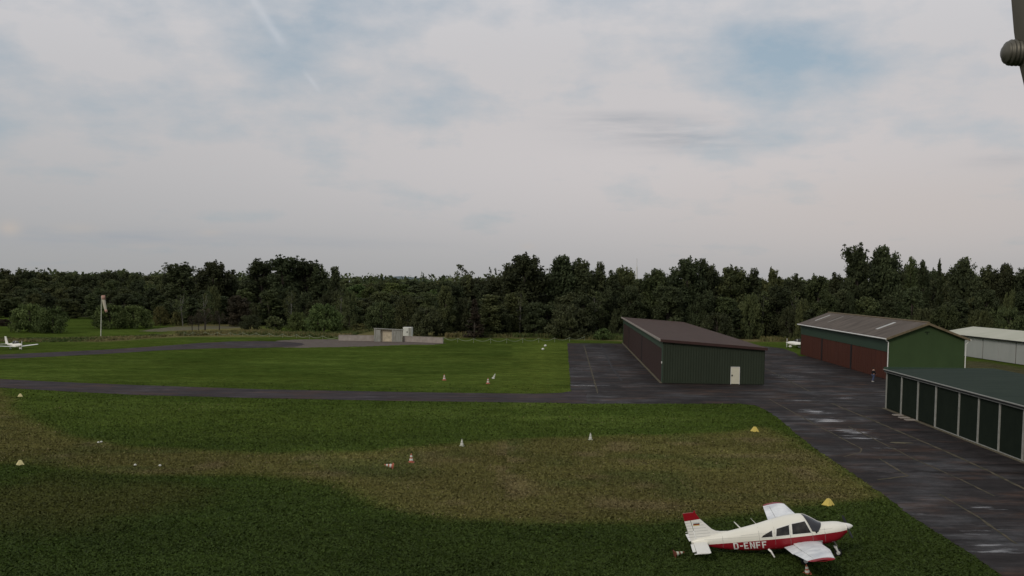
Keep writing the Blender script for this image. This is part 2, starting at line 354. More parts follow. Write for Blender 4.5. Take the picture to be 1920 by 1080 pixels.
me.loops.add(fc.size); me.loops.foreach_set('vertex_index', fc.ravel()); me.polygons.add(len(fc)); me.polygons.foreach_set('loop_start', np.arange(len(fc), dtype=np.int32)*4)
me.update(calc_edges=True)
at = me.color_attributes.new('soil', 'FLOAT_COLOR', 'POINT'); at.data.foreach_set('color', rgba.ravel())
m = bpy.data.materials.new('grass_ground'); m.use_nodes = True; t = m.node_tree; b = t.nodes['Principled BSDF']; b.inputs['Roughness'].default_value = 1.; b.inputs['Specular IOR Level'].default_value = .0
a = t.nodes.new('ShaderNodeAttribute'); a.attribute_name = 'soil'; tcn = t.nodes.new('ShaderNodeTexCoord')
def tn(scale, detail, stretch=(1, 1, 1), rough=.65):
    mp = t.nodes.new('ShaderNodeMapping'); mp.inputs['Scale'].default_value = stretch; t.links.new(tcn.outputs['Object'], mp.inputs[0])
    n = t.nodes.new('ShaderNodeTexNoise'); n.inputs['Scale'].default_value = scale; n.inputs['Detail'].default_value = detail; n.inputs['Roughness'].default_value = rough
    t.links.new(mp.outputs[0], n.inputs['Vector']); return n.outputs['Fac']
def tm(op, a_, b_):
    n = t.nodes.new('ShaderNodeMath'); n.operation = op
    for i, v in enumerate((a_, b_)):
        if isinstance(v, (int, float)): n.inputs[i].default_value = v
        else: t.links.new(v, n.inputs[i])
    return n.outputs[0]
s = tm('ADD', tm('MULTIPLY', tm('SUBTRACT', tn(5, 8, rough=.8), .5), 2.6), tm('ADD', tm('MULTIPLY', tm('SUBTRACT', tn(.5, 6, (.6, 1, 1)), .5), 1.2), tm('MULTIPLY', tm('SUBTRACT', tn(1.7, 5, (.45, 1, 1), .7), .5), 2.2)))
s = tm('ADD', s, 1.); s = tm('MAXIMUM', s, .25)
vm = t.nodes.new('ShaderNodeVectorMath'); vm.operation = 'SCALE'; t.links.new(a.outputs['Color'], vm.inputs[0]); t.links.new(s, vm.inputs['Scale'])
hs = t.nodes.new('ShaderNodeHueSaturation'); t.links.new(vm.outputs[0], hs.inputs['Color'])
t.links.new(tm('ADD', .47, tm('MULTIPLY', tn(1.1, 6, (.7, 1, 1)), .06)), hs.inputs['Hue']); t.links.new(hs.outputs[0], b.inputs['Base Color'])
bu = t.nodes.new('ShaderNodeBump'); bu.inputs['Distance'].default_value = .10; t.links.new(tn(9, 6, rough=.75), bu.inputs['Height']); t.links.new(bu.outputs[0], b.inputs['Normal'])
me.materials.append(m); g = link('ground', me, None); tag(g, kind='structure')
HRS, HVS = C.copy(), (xs, ys)
def soil_at(X, Y): return HRS[np.clip(np.searchsorted(ys, Y), 0, len(ys)-1), np.clip(np.searchsorted(xs, X), 0, len(xs)-1)]
del rgba

# ---- flat sheets lying on the ground
def ragged(poly, step=.5, amp=.12, seed=1):
    rr = random.Random(seed); out = []
    n = len(poly)
    for i in range(n):
        a_, b_ = poly[i], poly[(i+1) % n]; L = (b_-a_).length; k = max(1, min(300, int(L/step)))
        nrm = Vector((-(b_-a_).y, (b_-a_).x)).normalized() if L > 0 else Vector((0, 0))
        for j in range(k):
            out.append(a_.lerp(b_, j/k)+nrm*rr.uniform(-amp, amp)*(1 if j else .3))
    return out
def sheet(name, poly, z, mat, amp=.12, step=.5, parent=None, kind='structure', seed=1):
    p = ragged(poly, step, amp, seed); v = [(q.x, q.y, z) for q in p]
    tri = geometry.tessellate_polygon([[Vector(q) for q in v]])
    f = []
    for a_, b_, c_ in tri:
        A, B, D = Vector(v[a_]), Vector(v[b_]), Vector(v[c_]); f.append((a_, b_, c_) if (B-A).cross(D-A).z > 0 else (a_, c_, b_))
    me = bpy.data.meshes.new(name); me.from_pydata(v, [], f); me.update(); o = link(name, me, mat, parent)
    if kind: tag(o, kind=kind)
    return o
def smooth(pts, it=2):                       # Chaikin on an open/closed list of px points
    for _ in range(it):
        q = []
        for i in range(len(pts)):
            a_, b_ = pts[i], pts[(i+1) % len(pts)]; q += [a_.lerp(b_, .25), a_.lerp(b_, .75)]
        pts = q
    return pts
def asphalt(name, c1, c2, wetness, spots=()):
    m = bpy.data.materials.new(name); m.use_nodes = True; t = m.node_tree; b = t.nodes['Principled BSDF']; tcn = t.nodes.new('ShaderNodeTexCoord')
    def tn(scale, detail, stretch=(1, 1, 1), rough=.6):
        mp = t.nodes.new('ShaderNodeMapping'); mp.inputs['Scale'].default_value = stretch; t.links.new(tcn.outputs['Object'], mp.inputs[0])
        n = t.nodes.new('ShaderNodeTexNoise'); n.inputs['Scale'].default_value = scale; n.inputs['Detail'].default_value = detail; n.inputs['Roughness'].default_value = rough
        t.links.new(mp.outputs[0], n.inputs['Vector']); return n.outputs['Fac']
    def rg(x, a_, b_, c_, d_):
        n = t.nodes.new('ShaderNodeMapRange'); t.links.new(x, n.inputs[0])
        for i, v in enumerate((a_, b_, c_, d_)): n.inputs[i+1].default_value = v
        return n.outputs[0]
    def mt(op, a_, b_, c_=None):
        n = t.nodes.new('ShaderNodeMath'); n.operation = op
        for i, v in enumerate((a_, b_, c_)):
            if v is None: continue
            if isinstance(v, (int, float)): n.inputs[i].default_value = v
            else: t.links.new(v, n.inputs[i])
        return n.outputs[0]
    big = tn(.16, 6, (1, .55, 1)); mid = tn(.9, 6, (.8, 1.2, 1)); fine = tn(14, 3); str_ = tn(.55, 7, (.35, 1.1, 1), .68)
    mx = t.nodes.new('ShaderNodeMix'); mx.data_type = 'RGBA'; mx.inputs[6].default_value = c1+(1,); mx.inputs[7].default_value = c2+(1,); t.links.new(rg(mid, .35, .65, 0, 1), mx.inputs[0])
    mo = t.nodes.new('ShaderNodeMix'); mo.data_type = 'RGBA'; mo.inputs[7].default_value = (.066, .038, .026, 1); t.links.new(mx.outputs[2], mo.inputs[6]); t.links.new(rg(tn(.33, 7, (.5, 1, 1), .7), .50, .70, 0, .85), mo.inputs[0])
    ml = t.nodes.new('ShaderNodeVectorMath'); ml.operation = 'SCALE'; t.links.new(mo.outputs[2], ml.inputs[0]); t.links.new(rg(tn(.5, 8, (.28, 1.3, 1), .72), .3, .7, .45, 1.75), ml.inputs['Scale']); t.links.new(ml.outputs[0], b.inputs['Base Color'])
    wet = mt('MULTIPLY', rg(big, .48-wetness, .66-wetness, 0, 1), rg(str_, .42, .62, 0, .42)); sx = t.nodes.new('ShaderNodeSeparateXYZ'); t.links.new(tcn.outputs['Object'], sx.inputs[0])
    sp_ = None
    for (px, py, wx, wy, w_) in spots:       # standing water, where the surface has sunk
        P = gp(px, py); u = mt('MULTIPLY', mt('SUBTRACT', sx.outputs[0], P.x), 1/wx); v = mt('MULTIPLY', mt('SUBTRACT', sx.outputs[1], P.y), 1/wy)
        e = mt('MULTIPLY', mt('EXPONENT', mt('MULTIPLY', mt('ADD', mt('MULTIPLY', u, u), mt('MULTIPLY', v, v)), -1.), 0.), w_); sp_ = e if sp_ is None else mt('ADD', sp_, e)
    if sp_ is not None:
        pn = tn(1.0, 6, (.42, 1.7, 1), .66); wet = mt('ADD', wet, rg(mt('ADD', pn, mt('MULTIPLY', sp_, .26)), .66, .80, 0, 1))
    wet = mt('MINIMUM', wet, 1.)
    t.links.new(mt('ADD', rg(wet, 0, 1, .80, .13), rg(fine, .3, .7, -.05, .05)), b.inputs['Roughness']); t.links.new(rg(wet, 0, 1, .06, .55), b.inputs['Specular IOR Level'])
    bu = t.nodes.new('ShaderNodeBump'); bu.inputs['Distance'].default_value = .004; t.links.new(fine, bu.inputs['Height']); t.links.new(mt('SUBTRACT', 1., wet), bu.inputs['Strength']); t.links.new(bu.outputs[0], b.inputs['Normal'])
    return m
M['asphalt'] = asphalt('asphalt', (.016, .0138, .0132), (.028, .0235, .0225), .04, ((1525, 772, 1.6, 2.2, 1), (1550, 788, 1.8, 2.2, 1), (1592, 808, 1.8, 2.0, 1), (1615, 822, 2.0, 1.4, .9), (1662, 840, 1.6, 1.0, .75), (1500, 751, 1.6, 1.6, .7), (1570, 747, 3., 1.6, .6),
    (1848, 950, .9, 1.0, .8), (1862, 1032, 1.4, 1.1, .85), (1480, 706, 3., 4., .6), (1088, 723, 4., 1.6, .9), (1080, 692, 1.6, 4., .6), (1820, 1000, 1.5, 1.5, .5), (1400, 722, 5, 1.2, .4)))
M['taxi_asphalt'] = asphalt('taxiway_asphalt', (.029, .023, .024), (.042, .034, .035), -.06)
M['gravel'] = pm('gravel', (.085, .066, .054), (.125, .100, .083), .8, .95, bump=.03, bscale=9)
M['damp'] = pm('damp_asphalt', (.012, .011, .011), (.018, .016, .016), 1.4, .7, spec=.15)
M['path_gravel'] = pm('path_gravel', (.115, .095, .060), (.085, .085, .040), .3, .95, contrast=3)
M['dirt'] = pm('dirt', (.15, .125, .085), (.07, .065, .035), 2.2, .95, contrast=3)
apron = wpoly([(1064, 643.5), (1250, 645), (1430, 649), (1468, 653.5), (1490, 661), (1499, 668), (1530, 668), (1672, 714), (1672, 768), (1930, 868), ('w', 33.6, 55), ('w', 33.6, 12), ('w', 17.2, 12), ('w', 18.2, 33),
    (1880, 1080), (1830, 1045), (1780, 1012), (1735, 985), (1700, 962), (1660, 930), (1620, 903), (1575, 872), (1530, 842), (1495, 815), (1465, 789), (1440, 771), (1415, 760), (1385, 757), (1069, 757), (1071, 738)])
tag(sheet('apron', apron, .012, M['asphalt'], .10), kind='structure')
taxi = wpoly([(-400, 700), (-100, 707), (0, 711), (125, 717), (250, 722), (500, 730.5), (800, 736), (1000, 738.5), (1050, 737), (1069, 734), (1100, 738), (1100, 756.6), (1000, 755), (750, 752), (500, 747), (250, 740.5), (125, 734), (0, 727), (-100, 722), (-400, 713)])
sheet('taxiway', taxi, .016, M['taxi_asphalt'], .06, seed=3)
upper = wpoly([(-400, 690), (-100, 669), (0, 665), (120, 659.5), (200, 655.5), (300, 649), (370, 643.5), (430, 640.5), (490, 639.5), (540, 641), (566, 643.5), (571, 646.5), (555, 650), (500, 652), (400, 653), (300, 657), (200, 663.5), (100, 668.5), (0, 673), (-100, 677), (-400, 703)])
sheet('turning_loop', upper, .010, M['taxi_asphalt'], .15, seed=4)
sheet('gravel_stand', wpoly([(520, 639), (560, 636.5), (640, 636), (700, 638), (780, 641), (836, 643.5), (815, 646), (760, 646.5), (700, 649), (640, 650.5), (560, 652), (520, 651)]), .006, M['gravel'], .5, seed=5)
sheet('gravel_path', wpoly([(262, 621), (290, 616.5), (330, 612.5), (400, 611), (455, 612), (455, 615), (400, 617), (350, 619), (300, 622)]), .006, M['path_gravel'], .8, seed=6)
# expansion joints, cracks with moss
jm = MB(); rj = random.Random(3)
def joint(pts, w, z=.022):
    w *= 1.5
    P = [gp(*p) for p in pts]
    for a_, b_ in zip(P, P[1:]):
        L = (b_-a_).length; k = max(2, int(L/.7)); t_ = (b_-a_).normalized(); n_ = Vector((-t_.y, t_.x, 0)); rows = []
        for j in range(k+1):
            q = a_.lerp(b_, j/k)+n_*rj.uniform(-.03, .03); ww = w*rj.uniform(.5, 1.2); rows.append([(q.x+n_.x*ww/2, q.y+n_.y*ww/2, z), (q.x-n_.x*ww/2, q.y-n_.y*ww/2, z)])
        jm.sheet([[r[1], r[0]] for r in rows])
joint([(1095, 648), (1121, 738)], .13)
joint([(1443, 749), (1530, 797), (1616, 842)], .10); joint([(1616, 842), (1612, 849), (1581, 857)], .09)
joint([(1560, 757), (1640, 790), (1720, 824), (1780, 850), (1850, 882), (1930, 922)], .16)
joint([(1648, 860), (1703, 893)], .12); joint([(1703, 893), (1645, 900)], .14)
joint([(1591, 800), (1660, 834), (1720, 864), (1800, 899), (1865, 931)], .09); joint([(1761, 927), (1830, 967), (1905, 1020)], .12)
joint([(1400, 742), (1660, 766)], .08); joint([(1432, 690), (1520, 735)], .12); joint([(1600, 770), (1660, 767)], .1)
jo = jm.build('asphalt_joints', M['seam']); tag(jo, kind='structure')
jm = MB(); joint([(1127, 648), (1148, 690), (1166, 714)], .22); joint([(1166, 714), (1100, 716)], .35); joint([(1075, 722), (1240, 722)], .25)
jo = jm.build('asphalt_patches', M['damp']); tag(jo, kind='structure')
def puddle(px, py, w, h, seed):
    c = gp(px, py); rr = random.Random(seed); a_ = [1+rr.uniform(-.45, .45) for _ in range(14)]
    return [Vector((c.x+math.cos(2*PI*k/14)*w*a_[k], c.y+math.sin(2*PI*k/14)*h*a_[(k*5) % 14])) for k in range(14)]
for i, (x, y, w, h) in enumerate([(1783, 881, .55, .14), (1748, 856, .45, .12), (1850, 948, .4, .12)]):
    tag(sheet('tar_patch', smooth(puddle(x, y, w, h, i+40), 1), .018+.0005*i, M['damp'], .06, .3, seed=i), kind='structure')
sheet('dirt_patch', smooth(puddle(1688, 831, .75, .38, 77), 1), .034, M['dirt'], .1, .3, seed=9)

# ------------------------------------------------------------------ buildings
AX = R(3.08)
def local(P, org):                           # into a building's own axes (x across, y along)
    d = P-org; return d.x*math.cos(AX)-d.y*math.sin(AX), d.x*math.sin(AX)+d.y*math.cos(AX)
# --- brown roofed hangar
o1 = gp(1242, 719); w1 = local(gp(1427, 719), o1)[0]; l1 = local(gp(1168, 643), o1)[1]
b1 = empty('hangar', o1, -AX, label='dark green corrugated hangar with brown mono-pitch roof and one cream door', cat='hangar')
hl = zat(o1, 638.5); hr = hl-.82; zz = lambda x: hl+(hr-hl)*x/w1
mb = MB(); pts = []; n = int(w1/.3)
for i in range(n):
    x0 = w1*i/n; d = w1/n
    pts += [(x0, 0), (x0+d*.66, 0), (x0+d*.72, .06), (x0+d*.92, .06)]
pts.append((w1, 0))
mb.sheet([[(x, y, .05) for x, y in pts], [(x, y, zz(x)-.02) for x, y in pts]])
mb.box(w1-.04, w1, .06, l1, .05, hr-.02)
mb.prism([(0.02, .05), (w1-.05, .05), (w1-.05, hr-.04), (0.02, hl-.04)], 'y', l1-.1, l1)
mb.build('wall', M['green_sheet'], b1)
hd = hl*.80
MB().box(-.02, .14, .06, l1, hd, hl-.03).box(-.03, .16, .05, 1.5, .05, hd-.003).box(-.03, .16, l1-.4, l1, .05, hd-.003).build('wall_band', M['green_band'], b1)
gA, gB = local(gp(1202.5, 678.5), o1)[1], local(gp(1178.5, 653.8), o1)[1]
segs = [(1.5, gA), (gA, gB), (gB, l1-.4)]
for k, (a_, b_) in enumerate(segs):
    mb = MB(); nn_ = int((b_-a_)/.9)
    for i in range(nn_):
        y0 = a_+.25+(b_-a_-.5)*i/nn_; y1 = a_+.25+(b_-a_-.5)*(i+1)/nn_
        mb.box(.03, .09, y0+.012, y1-.012, .06, hd-.01)
    mb.box(.092, .11, a_, b_, .06, hd-.01)
    tag(mb.build('sliding_door', M['brown_door'], b1))
for a_ in (gA, gB): MB().box(-.01, .13, a_-.35, a_+.35, .06, hd-.012).build('door_gap', M['dark_trim'], b1)
MB().box(-.28, -.03, .2, l1, .0, .08).build('door_track', M['slab_dirty'], b1)
mb = MB(); rx0, rx1 = -.35, w1+.25
def zr(x): return zz(x)+.02
mb.prism([(rx0, zr(rx0)), (rx1, zr(rx1)), (rx1, zr(rx1)+.10), (rx0, zr(rx0)+.10)], 'y', -.30, l1+.3)
mb.build('roof', M['brown_roof'], b1)
mb = MB(); mb.prism([(rx0, zr(rx0)-.18), (rx1, zr(rx1)-.18), (rx1, zr(rx1)+.13), (rx0, zr(rx0)+.13)], 'y', -.36, -.303); mb.build('fascia', M['brown_trim'], b1)
MB().box(rx0-.07, rx0-.005, -.36, l1+.3, zr(rx0)-.12, zr(rx0)+.16).build('roof_edge', M['concrete'], b1)
dl = local(gp(1367, 719.5), o1)[0]; dr_ = local(gp(1383.5, 719.5), o1)[0]
dd = MB().box(dl+.05, dr_-.05, -.05, -.01, .08, 2.02).build('door', M['cream_door'], b1)
MB().box(dl, dl+.05, -.08, .0, .03, 2.08).box(dr_-.05, dr_, -.08, 0, .03, 2.08).box(dl+.05, dr_-.05, -.08, 0, 2.03, 2.08).build('frame', M['white_paint'], dd)
MB().box(dl+.10, dl+.24, -.10, -.052, .98, 1.16).build('handle', M['black'], dd)
MB().box(-.12, -.02, .6, .72, 2.3, 2.55).build('switch_box', M['white_paint'], b1)

# --- green gabled hangar
o2 = gp(1664, 712.5); l2 = 47.5; w2 = 139.5*o2.y/FPX
b2 = empty('hangar', o2, -AX, label='green gabled hangar with red-brown sliding doors and weathered grey-brown roof', cat='hangar')
he = zat(o2, 633); hrg = zat(o2, 606); mx_ = w2/2
MB().prism([(0, .02), (w2, .02), (w2, he), (mx_, hrg), (0, he)], 'y', 0, .12).prism([(0, .02), (w2, .02), (w2, he), (mx_, hrg), (0, he)], 'y', l2-.12, l2).box(w2-.1, w2, .125, l2-.125, .02, he-.02).build('wall', M['green_gable'], b2)
hb = he*.66
MB().box(-.03, .12, .125, l2-.125, hb, he-.02).build('wall_band', M['green_band'], b2)
hA, hB = local(gp(1594.5, 692.1), o2)[1], local(gp(1540, 676.1), o2)[1]
for a_, b_ in ((.15, hA-.3), (hA+.3, hB-.3), (hB+.3, l2-.2)):
    mb = MB(); nn_ = int((b_-a_)/.42)
    for i in range(nn_):
        y0 = a_+(b_-a_)*i/nn_; y1 = a_+(b_-a_)*(i+1)/nn_; q = .012*(i % 2)
        mb.box(.02+q, .08, y0+.01, y1-.01, .04, hb-.01)
    mb.box(.082, .10, a_, b_, .04, hb-.01); mb.build('sliding_door', M['rust_door'], b2)
for a_ in (hA, hB): MB().box(-.02, .13, a_-.3, a_+.3, .04, hb-.012).build('door_gap', M['dark_trim'], b2)
sl = (hrg-he)/mx_; ov = .45
def roofpoly(x0, x1):
    z = lambda x: he+sl*x if x <= mx_ else he+sl*(w2-x)
    return [(x0, z(x0)+.03), (x1, z(x1)+.03), (x1, z(x1)+.14), (x0, z(x0)+.14)]
rf = MB().prism(roofpoly(-ov, mx_), 'y', -.45, l2+.4).prism(roofpoly(mx_+.002, w2+ov), 'y', -.45, l2+.4).build('roof', M['grey_roof'], b2)
MB().prism([(-ov, he-sl*ov-.12), (mx_, hrg-.14), (mx_, hrg+.14), (-ov, he-sl*ov+.15)], 'y', -.56, -.453).prism([(mx_+.001, hrg-.14), (w2+ov, he-sl*ov-.12), (w2+ov, he-sl*ov+.15), (mx_+.001, hrg+.14)], 'y', -.56, -.453).build('barge_board', M['moss_trim'], rf)
MB().tube([(mx_, -.5, hrg+.14), (mx_, l2+.4, hrg+.14)], .13).build('ridge', M['moss_trim'], rf)
for yc, ww, mt in ((l2-4.5, .55, 'skylight'), (l2-12.5, .35, 'skylight_dirty'), (9.5, .95, 'skylight')):
    zq = lambda x: he+sl*x+.15
    MB().prism([(mx_*.28, zq(mx_*.28)), (mx_*.80, zq(mx_*.80)), (mx_*.80, zq(mx_*.80)+.04), (mx_*.28, zq(mx_*.28)+.04)], 'y', yc-ww/2, yc+ww/2).build('skylight', M[mt], rf)
ge = he-sl*ov
MB().tube([(-ov-.08, -.5, ge+.02), (-ov-.08, l2+.4, ge+.02)], .085).build('gutter', M['white_paint'], b2)
MB().tube([(w2+ov+.08, -.5, ge+.02), (w2+ov+.08, l2+.4, ge+.02)], .085).build('gutter', M['white_paint'], b2)
MB().tube([(-ov-.05, -.3, ge-.05), (-ov+.1, -.2, ge-.22), (-.08, -.10, ge-.38), (-.08, -.10, .1)], .065).build('downpipe', M['white_paint'], b2)
MB().tube([(w2+ov+.05, -.3, ge-.05), (w2+ov-.1, -.2, ge-.25), (w2+.10, -.10, ge-.55), (w2+.10, -.10, .1)], .065).build('downpipe', M['white_paint'], b2)
MB().box(mx_-.3, mx_+.3, -.03, 0, hrg-1.1, hrg-1.0).box(mx_-.05, mx_+.05, -.05, -.031, hrg-1.35, hrg-1.0).build('lamp_bracket', M['dark_green'], b2)

# --- low dark green box hangars, nearest on the right
o4 = gp(1660, 766.6); far4 = o4; near4 = gp(1911, 865.4)
b4 = empty('hangar_row', o4, -AX, label='low dark green hangar row with flat teal roof and white door posts', cat='hangar')
h4 = zat(o4, 697.5)
ysb = [local(gp(x, y), o4)[1] for x, y in ((1660, 766.6), (1687.6, 777.5), (1717.5, 789.3), (1750.3, 802.2), (1792.5, 818.8), (1828, 832.8), (1866.4, 847.9), (1911, 865.4))]
pitch4 = (ysb[-1]-ysb[3])/4; ysb += [ysb[-1]+pitch4*k for k in (1, 2)]
yend = ysb[-1]; W4 = 9.75
for i, (a_, b_) in enumerate(zip(ysb, ysb[1:])):
    hi_, lo_ = max(a_, b_), min(a_, b_); mb = MB(); k = 3
    for j in range(k):
        mb.box(.06, .10, lo_+.12+(hi_-lo_-.24)*j/k+.005, lo_+.12+(hi_-lo_-.24)*(j+1)/k-.005, .12, h4-.05)
    mb.build('door', M['dark_green'], b4)
for i, y in enumerate(ysb):
    ww = (.05, .10, .10, .10, .045, .045, .045, .07, .06, .06)[i]
    MB().box(-.02, .13, y-ww, y+ww, .05, h4-.01).build('post', M['post_white'], b4)
MB().box(-.02, .02, yend, ysb[3], .06, .12).build('door_sill', M['post_white'], b4)
MB().box(.14, W4, yend, yend+.1, .03, h4).box(.14, W4, -.1, 0, .03, h4).box(W4-.1, W4, yend+.11, -.11, .03, h4).build('wall', M['dark_green'], b4)
MB().prism([(-.18, h4+.22), (W4+.2, h4+.42), (W4+.2, h4+.47), (-.18, h4+.27)], 'y', yend-.2, .25).build('roof', M['teal_roof'], b4)
MB().box(-.20, -.06, yend-.2, .25, h4+.06, h4+.215).build('fascia', M['dark_trim'], b4)
MB().box(-.27, -.19, yend-.2, .27, h4+.20, h4+.27).build('roof_edge', M['post_white'], b4)
MB().box(-.12, -.02, yend-.2, .25, h4-.03, h4+.055).build('lintel', M['post_white'], b4)
MB().box(-.2, W4+.2, .252, .31, h4+.28, h4+.46).build('end_trim', M['green_band'], b4)
MB().box(-.22, .2, yend, .35, 0, .05).build('plinth', M['slab_dirty'], b4)
for x, y in ((1683.5, 779.5), (1695, 784.3), (1706.5, 788.5)):
    P = gp(x, y); s_ = MB().box(-.42, .42, -.34, .34, 0, .07).build('paving_slab', M['concrete']); s_.location = P; s_.rotation_euler = (0, 0, -AX)
    s_.location.z = .03; tag(s_, {1683.5: 'flat pale concrete slab by the hangar row, farthest of three', 1695: 'flat pale concrete slab by the hangar row, middle of three', 1706.5: 'flat pale concrete slab by the hangar row, nearest of three'}[x], 'slab', 'slabs lying before the dark green hangar row')

# --- white hangar, far right
b3 = empty('hangar_row', (77.0, 182, 0), R(.6), label='long off-white hangar row with pale cream roof behind green gabled hangar', cat='hangar')
h3 = 3.5; L3 = 62.
yy = -L3
edges = []; y = 0.
while y > -L3: edges.append(y); y -= 5.35
mb = MB()
for i, y in enumerate(edges[:-1]):
    MB().box(.02, .12, edges[i+1]+(.05 if i % 2 else .16), y-(.16 if i % 2 else .05), .08, h3-.06).build('door', M['off_white'], b3)
MB().box(.125, .2, -L3, 0, .05, h3-.02).build('frame', M['dark_trim'], b3)
MB().box(.2, 12, -.1, 0, .05, h3).box(.2, 12, edges[-1], edges[-1]+.1, .05, h3).box(11.9, 12, edges[-1]+.11, -.11, .05, h3).build('wall', M['off_white'], b3)
MB().prism([(-.3, h3+.02), (6, h3+1.12), (12.3, h3+.02), (12.3, h3+.12), (6, h3+1.24), (-.3, h3+.12)], 'y', edges[-1]-.3, .4).build('roof', M['cream_roof'], b3)
MB().box(-.38, -.303, edges[-1]-.3, .4, h3-.10, h3+.08).build('gutter', M['dark_trim'], b3)

# ------------------------------------------------------------------ fuel point
def at_local(name, px, py, rz=0, **kw): return empty(name, gp(px, py), rz, **kw)
sh = at_local('pump_shelter', 702.5, 640.5, 0, label='small grey open-fronted shelter with lean-to roof beside the fuel pump', cat='shelter')
k = gp(702.5, 640.5).y/FPX; wS = 52*k; hS = 25*k
MB().box(0, .35*1, 0, .12, 0, hS*.93).box(0, .08, .13, .54, 0, hS*.95).box(.36, 1.15, .0, .1, .01, hS*.9).build('side_wall', M['shed_wall'], sh)
MB().box(.0, wS, .55, .65, 0, hS*.9).build('back_wall', M['shed_tan'], sh)
mb = MB()
for i in range(9):
    x0 = wS*.66+(wS*.34)*i/9; mb.box(x0, x0+wS*.34/9-.03, 0+.02*(i % 2), .08+.02*(i % 2), 0, hS*(.93-.008*i))
mb.build('plank_wall', M['shed_wall'], sh)
MB().prism([(-.15, hS*.95+.03), (wS+.2, hS*.86+.03), (wS+.2, hS*.86+.15), (-.15, hS*.95+.15)], 'y', -.12, .8).build('roof', M['shed_wall'], sh)
MB().box(-.1, .05, -.1, .02, 0, hS*.95).build('post', M['shed_wall'], sh); MB().box(wS*.62, wS*.66, -.06, .04, 0, hS*.9).build('post', M['shed_wall'], sh)
pu = at_local('fuel_pump', 725.5, 640, 0, label='white fuel pump with dark top in front of the grey shelter', cat='fuel pump')
MB().box(-.42, .42, -.55, -.05, 0, .95).build('housing', M['white_paint'], pu)
MB().box(-.46, .46, -.52, -.1, .96, 1.65).build('display', M['black'], pu)
MB().tube([(-.5, -.3, 1.4), (-.8, -.35, 1.2), (-.85, -.35, .5), (-.55, -.35, .3), (-.5, -.3, .6)], .04).build('hose', M['rubber'], pu)
hr_ = at_local('hose_reel', 716.5, 640.2, 0, label='dark round hose reel inside the grey shelter left of the fuel pump', cat='hose reel')
mb = MB(); mb.tube([(0, 0, 1.5), (0, .25, 1.5)], .36, 16); mb.build('reel', M['rubber'], hr_); MB().box(-.04, .04, .28, .34, 0, 1.6).build('stand', M['steel'], hr_)
def conc_wall(x0, y0, x1, y1, top0, label):
    A, B = gp(x0, y0), gp(x1, y1); o = empty('concrete_wall', A, math.atan2(B.y-A.y, B.x-A.x), label=label, cat='wall'); L = (B-A).length; H = zat(A, top0)
    mb = MB(); nseg = 2 if L > 8 else 1
    for i in range(nseg): mb.prism([(L*i/nseg, 0), (L*(i+1)/nseg-.03, 0), (L*(i+1)/nseg-.03, H-.0), (L*i/nseg, H)], 'y', -.12, .12)
    mb.build('wall', M['concrete'], o); MB().box(0, L-.03, -.17, .17, H+.002, H+.07).build('coping', M['concrete'], o); return o
conc_wall(635, 638.5, 701.5, 639.5, 628.5, 'low grey-brown concrete wall on the left side of the pump shelter')
conc_wall(756, 640.5, 831, 643.5, 630.5, 'low grey-brown concrete wall on the right side of the pump shelter')
cb_ = gp(755.5, 637.5); zc_ = zat(cb_, 631); cab = empty('cabinet', (cb_.x, cb_.y, 0), -.12, label='tall white metal cabinet standing behind the right concrete wall', cat='cabinet')
hC = zat(cb_, 613.5)
MB().box(0, 1.75, 0, 1.4, 0, hC).build('body', M['white_paint'], cab)
dcb = MB().box(.06, 1.08, -.04, -.005, .3, hC-.12).build('door', M['cone_white'], cab); MB().box(.8, .95, -.07, -.045, hC*.55, hC*.7).build('handle', M['black'], dcb)
MB().box(1.16, 1.72, -.03, -.005, .3, hC-.12).build('panel', M['shed_wall'], cab)

# picnic table
def picnic(px, py, label):
    o = at_local('picnic_table', px, py, .1, label=label, cat='picnic table')
    MB().box(-1., 1., -.38, .38, .70, .76).build('tabletop', M['wood_grey'], o)
    for s_ in (-1, 1):
        MB().box(-1., 1., s_*.75-.14, s_*.75+.14, .42, .46).build('bench', M['wood_grey'], o)
        MB().tube([(s_*.7, -.7, 0), (s_*.7, -.25, .69)], .05).tube([(s_*.7, .7, 0), (s_*.7, .25, .69)], .05).tube([(s_*.7, -.8, .39), (s_*.7, .8, .39)], .045).build('leg', M['wood_grey'], o)
    return o
picnic(848, 629, 'grey wooden picnic table under the trees, left one of two'); picnic(861, 626.5, 'grey wooden picnic table under the trees, right one of two')

# rope fences
def rope_fence(P, hgt, sag, label, mat='rope'):
    o = empty('rope_fence', P[0], 0, label=label, cat='fence', group='low rope fences along the field edge'); O = P[0]
    mb = MB()
    for a_, b_ in zip(P, P[1:]):
        pts = [((a_.lerp(b_, t_/6).x-O.x), (a_.lerp(b_, t_/6).y-O.y), hgt-sag*4*(t_/6)*(1-t_/6)) for t_ in range(7)]
        mb.tube(pts, .05, 5, False)
    mb.build('rope', M[mat], o)
    for p in P: MB().tube([(p.x-O.x, p.y-O.y, 0), (p.x-O.x, p.y-O.y, hgt+.05)], .05, 6).build('post', M[mat], o)
rope_fence([gp(*p) for p in ((832, 640), (858, 642), (888, 643), (920, 643.5), (950, 643.5), (980, 643), (1010, 642.2), (1040, 641.5), (1068, 640.5), (1096, 638.5))], .85, .5, 'low pale rope fence sagging between posts right of the fuel point')
rope_fence([gp(*p) for p in ((345, 630), (362, 629.5), (385, 629), (408, 629.5), (432, 630), (455, 630), (480, 631), (505, 632), (530, 633), (556, 634), (580, 635.5), (605, 636.5), (634, 638.5))], .75, .5, 'low pale rope fence between small trees and left concrete wall')

